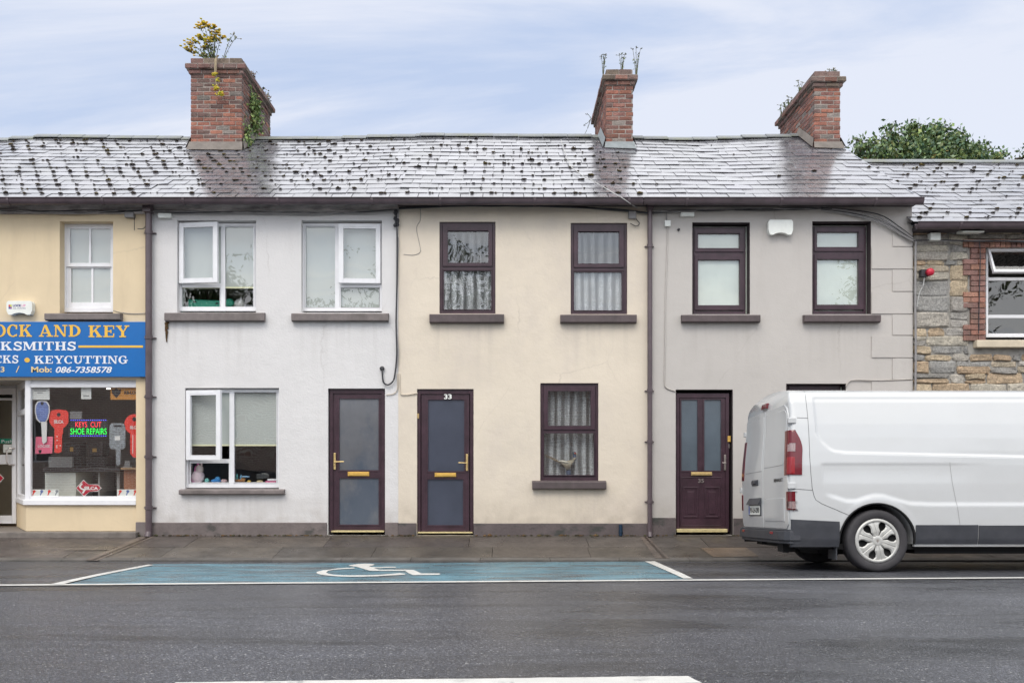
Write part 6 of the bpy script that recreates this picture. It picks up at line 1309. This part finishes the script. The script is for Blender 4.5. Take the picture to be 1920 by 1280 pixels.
# wheels
def wheel(x, sg):
    mb = MB(); y = sg*.875; s = -1 if sg < 0 else 1
    prof = [(.235, -.095), (.30, -.108), (.322, -.10), (.333, -.08), (.335, 0), (.333, .08), (.322, .10), (.30, .108), (.262, .104), (.237, .092), (.225, .06), (.235, -.095)]
    mb.lathe([(r, s*h_) for r, h_ in prof], (x, y, WR), 'y', 48); ty_ = mb.build('wheel', m_tyre, van)
    for i in range(2): pass
    mb = MB(); yo = y+s*.088
    def ringpoly(r0, r1, dy0, dy1, n=48):
        mb.lathe([(r0, s*dy0), (r0, s*(dy0+.012)), (r1, s*(dy1+.012)), (r1, s*dy1)], (x, yo, WR), 'y', n)
    ringpoly(.238, .205, -.004, .004); mb.lathe([(.0, s*.012), (.022, s*.018), (.05, s*.016), (.062, s*.008), (.062, s*-.01)], (x, yo, WR), 'y', 30)
    for k in range(6):
        a = R(100+60*k)
        ca, sa = math.cos(a), math.sin(a)
        sec = [(.045, .026, .010), (.098, .049, .018), (.115, .046, .018), (.14, .044, .016), (.168, .053, .012), (.188, .082, .008), (.208, .106, .004)]
        vs = []
        for r, hw_, dy in sec:
            for u, dd in ((-1, -.012), (-.72, .0), (-.15, .0), (0, -.006), (.15, .0), (.72, .0), (1, -.012)): vs.append((x+r*ca-u*hw_*sa, yo+s*(dy+dd+.004), WR+r*sa+u*hw_*ca))
        mb.add(vs, [(i*7+j, i*7+j+1, (i+1)*7+j+1, (i+1)*7+j) for i in range(len(sec)-1) for j in range(6)])
    mb.build('hubcap', m_hub, ty_, recalc=False)
    mb = MB(); mb.lathe([(.0, s*-.03), (.21, s*-.03), (.22, s*-.01)], (x, yo, WR), 'y', 30); mb.build('rim', m_under, ty_)
    mb = MB()
    p_ = [(x, WR+.02), (x+.012, WR), (x, WR-.02), (x-.012, WR)]; mb.prism(p_, min(yo+s*.017, yo+s*.021), max(yo+s*.017, yo+s*.021)); mb.build('emblem', m_chrome, ty_)
for wx in WX: wheel(wx, -1); wheel(wx, 1)
for sg in (-1, 1): mb = MB(); mb.box(.495, .51, min(sg*.93, sg*.70), max(sg*.93, sg*.70), .13, .52); mb.xf(lambda a, b, c: (a+.03*(c-.3), b, c)); mb.build('mudflap', m_clad, van, bevel=.003)
# rear bumper
mb = MB()
def bump_plan(out, yo): return [(.10, -yo), (-.01+out*0, -yo), (-.055-out, -yo+.07), (-.085-out, -yo+.20), (-.095-out, 0), (-.085-out, yo-.20), (-.055-out, yo-.07), (-.01, yo), (.10, yo)]
mb.prismz(bump_plan(0, .972), .335, .440); mb.prismz(bump_plan(-.012, .962), .440, .456); mb.prismz(bump_plan(-.02, .955), .30, .335); bmp = mb.build('rear_bumper', m_clad, van, bevel=.008)
for yy in (-.55, .62): mb = MB(); mb.box(-.092, -.07, yy-.05, yy+.05, .40, .425); mb.build('reflector', m_lampb, bmp, bevel=.003)
mb = MB(); mb.box(.02, .16, -.62, -.42, .20, .30); mb.build('tow_bracket', m_under, van); mb = MB(); mb.tube([(.0, .15, .29), (.06, .15, .29)], .03, 8); mb.build('tow_eye', m_under, van)
# rear doors: two thin leaves with a pressed window panel, hinges, handle, plate
rx = lambda z, d=0: xrear(z)-d
def leaf(ya, yb_, z0, z1, d, mat, name, parent, inset_top=0., rnd_=.05, n=26, far=None):
    mb = MB(); vs = []; nn = 10
    for l in (0, 1):
        for i in range(n+1):
            z = z0+(z1-z0)*i/n; cl = max(0, (z-(z1-rnd_))/rnd_); sh = rnd_*(1-math.sqrt(max(0, 1-cl*cl))); cl2 = max(0, ((z0+rnd_)-z)/rnd_); sh2 = rnd_*(1-math.sqrt(max(0, 1-cl2*cl2)))*.6
            for j in range(nn+1):
                u = j/nn; lo, hi = ya, yb_
                edge = hwf(.05, z)-.055
                lo2, hi2 = max(lo, -edge), min(hi, edge)
                if far in ('lo', 'both'): lo2 += sh+sh2
                if far in ('hi', 'both'): hi2 -= sh+sh2
                vs.append((rx(z, d)+l*.03, lo2+(hi2-lo2)*u, z))
    A = (n+1)*(nn+1); ix = lambda l, i, j: l*A+i*(nn+1)+j; fs = []
    for l in (0, 1):
        for i in range(n):
            for j in range(nn): fs.append((ix(l, i, j), ix(l, i, j+1), ix(l, i+1, j+1), ix(l, i+1, j)))
    for i in range(n): fs += [(ix(0, i, 0), ix(0, i+1, 0), ix(1, i+1, 0), ix(1, i, 0)), (ix(0, i, nn), ix(0, i+1, nn), ix(1, i+1, nn), ix(1, i, nn))]
    for j in range(nn): fs += [(ix(0, 0, j), ix(0, 0, j+1), ix(1, 0, j+1), ix(1, 0, j)), (ix(0, n, j), ix(0, n, j+1), ix(1, n, j+1), ix(1, n, j))]
    mb.add(vs, fs, None, True); o = mb.build(name, mat, parent, bevel=.004)
    try: o.data.set_sharp_from_angle(angle=R(40))
    except Exception: pass
    return o
SEAM = .0
d1 = leaf(-.93, SEAM-.004, .46, 1.84, .012, m_van, 'rear_door', van, far='lo', rnd_=.10); d2 = leaf(SEAM+.004, .93, .46, 1.84, .012, m_van, 'rear_door', van, far='hi', rnd_=.10)
leaf(-.80, SEAM-.05, 1.16, 1.78, .016, m_van, 'door_pressing', d1, far='lo', rnd_=.09); leaf(SEAM+.05, .80, 1.13, 1.78, .016, m_van, 'door_pressing', d2, far='hi', rnd_=.09)
leaf(-.80, SEAM-.08, .54, .80, .018, m_van, 'door_pressing', d1, rnd_=.03, n=8)
for sg in (-1, 1):
    for z0, z1 in ((1.61, 1.672), (.893, .962)):
        mb = MB(); h_ = hwf(.05, z0); y = sg*(h_-.0); mb.box(-.028, .055, min(y-sg*.045, y+sg*.014), max(y-sg*.045, y+sg*.014), z0, z1); mb.xf(lambda a, b, c: (a+xrear(c), b, c)); mb.build('hinge', m_van, van, bevel=.008, segs=3)
mb = MB(); mb.box(-.05, -.01, .22, .37, .985, 1.02); mb.box(-.03, -.01, .19, .42, .965, 1.035); mb.build('handle', m_clad, d2, bevel=.006)
mb = MB(); mb.prismx([(-.04, .80), (-.055, .80), (.0, .80)], 0, .01); mb = MB(); mb.prism([(-.06, .735), (-.014, .815), (.0, .815), (.0, .735)], .07, .59); mb.build('plate_light', m_clad, d2, bevel=.004)
mb = MB(); mb.box(-.026, -.010, .08, .575, .60, .73); pl = mb.build('number_plate', m_clad, d2, bevel=.003)
mb = MB(); mb.box(-.030, -.024, .093, .562, .613, .722); mb.build('plate_face', m_pw, pl); mb = MB(); mb.box(-.0312, -.029, .525, .562, .613, .722); mb.build('plate_band', M('plate_blue', (.02, .06, .35), .5, .02), pl)
text(pl, '191-LH-290', 'lettering', m_blk, .11, .51, .700, .635, 0, bold=.03, xfn=lambda a, b, c: (-.0325, .62-a, c))
text(d1, 'RENAULT', 'lettering', m_blk, .44, .76, 1.020, .982, 0, bold=.04, xfn=lambda a, b, c: (-.0145+xrear(c), -(a), c))
mb = MB(); mb.box(-.02, .03, -.08, .12, 1.87, 1.935); mb.xf(lambda a, b, c: (a+xrear(c)-.012, b, c)); mb.build('brake_lamp', m_lamp, van, bevel=.006)
# tail lamps wrap the corner
def lamp(sg, z0, z1, xr_fn, mats, name='tail_lamp', back=.085, fr=None):
    def part(za, zb_, mat, nm, par, off=.010, shr=0., sb=0.):
        mb = MB(); vs = []; n = 16
        for i in range(n+1):
            z = za+(zb_-za)*i/n; h_ = hwf(.1, z); xb_ = xrear(z); xr_ = xr_fn(z)-shr
            sec = [(xb_+xr_, -h_+.01), (xb_+xr_, -h_-off), (xb_+.05, -h_-off), (xb_+.01, -h_-off+.008), (xb_-.008, -h_+.02), (xb_-.018, -h_+.05), (xb_-.018, -h_+back-sb), (xb_+.02, -h_+back-sb)]
            vs += [(a, -sg*b if sg > 0 else b, z) for a, b in sec]
        m8 = 8; mb.add(vs, [(i*m8+j, i*m8+(j+1) % m8, (i+1)*m8+(j+1) % m8, (i+1)*m8+j) for i in range(n) for j in range(m8)]+[tuple(range(m8)), tuple(range(n*m8, n*m8+m8))], None, True)
        o = mb.build(nm, mat, par, bevel=.003)
        try: o.data.set_sharp_from_angle(angle=R(50))
        except Exception: pass
        return o
    L0 = part(z0, z1, mats[0], name, van)
    for (a, b, mt, nm) in mats[1:]: part(a, b, mt, nm, L0, .0125 if z1 > 1 else .018, (.096 if mt is m_lampw else .085) if z1 > 1 else .004, (.10 if mt is m_lampw else .085) if z1 > 1 else .02)
    return L0
shp = lambda z: .128 if z < 1.33 else .128-.085*((z-1.33)/.205)**1.6
for sg in (-1, 1):
    lamp(sg, 1.045, 1.535, shp, [m_lamp, (1.30, 1.39, m_lampw, 'lens'), (1.06, 1.24, m_lampb, 'lens')], back=.15)
    lamp(sg, .665, .865, lambda z: .012, [m_lamp, (.68, .76, m_lampw, 'lens')], name='reflector_lamp', back=.10)
# cab glazing, lamps, mirrors (mostly outside the picture)
patch('side_window', m_vglass, None, .004, .02, x0=3.62, x1=4.15, zb=C(1.13), zt=lambda x: min(1.68, lerp_tab(TOP, x)-.14), sides=(-1, 1))
mb = MB(); vs = [(x, y*(hwf(x, 1.3)*.80), lerp_tab(TOP, x)+.006) for x in (3.78, 3.95, 4.15, 4.35) for y in (-1, -.5, 0, .5, 1)]; mb.add(vs, [(i*5+j, i*5+j+1, (i+1)*5+j+1, (i+1)*5+j) for i in range(3) for j in range(4)], None, True); mb.build('windscreen', m_vglass, van, recalc=False)
mb = MB(); mb.prismz([(4.9, -.93), (5.12, -.8), (5.15, 0), (5.12, .8), (4.9, .93)], .25, .55); mb.build('front_bumper', m_clad, van, bevel=.02)
for sg in (-1, 1):
    mb = MB(); mb.box(4.78, 5.06, min(sg*.62, sg*.85), max(sg*.62, sg*.85), .72, .90); mb.build('headlight', m_lampw, van, bevel=.03)
    mb = MB(); mb.box(4.05, 4.2, min(sg*.95, sg*1.13), max(sg*.95, sg*1.13), 1.12, 1.38); mb.build('wing_mirror', m_clad, van, bevel=.03)
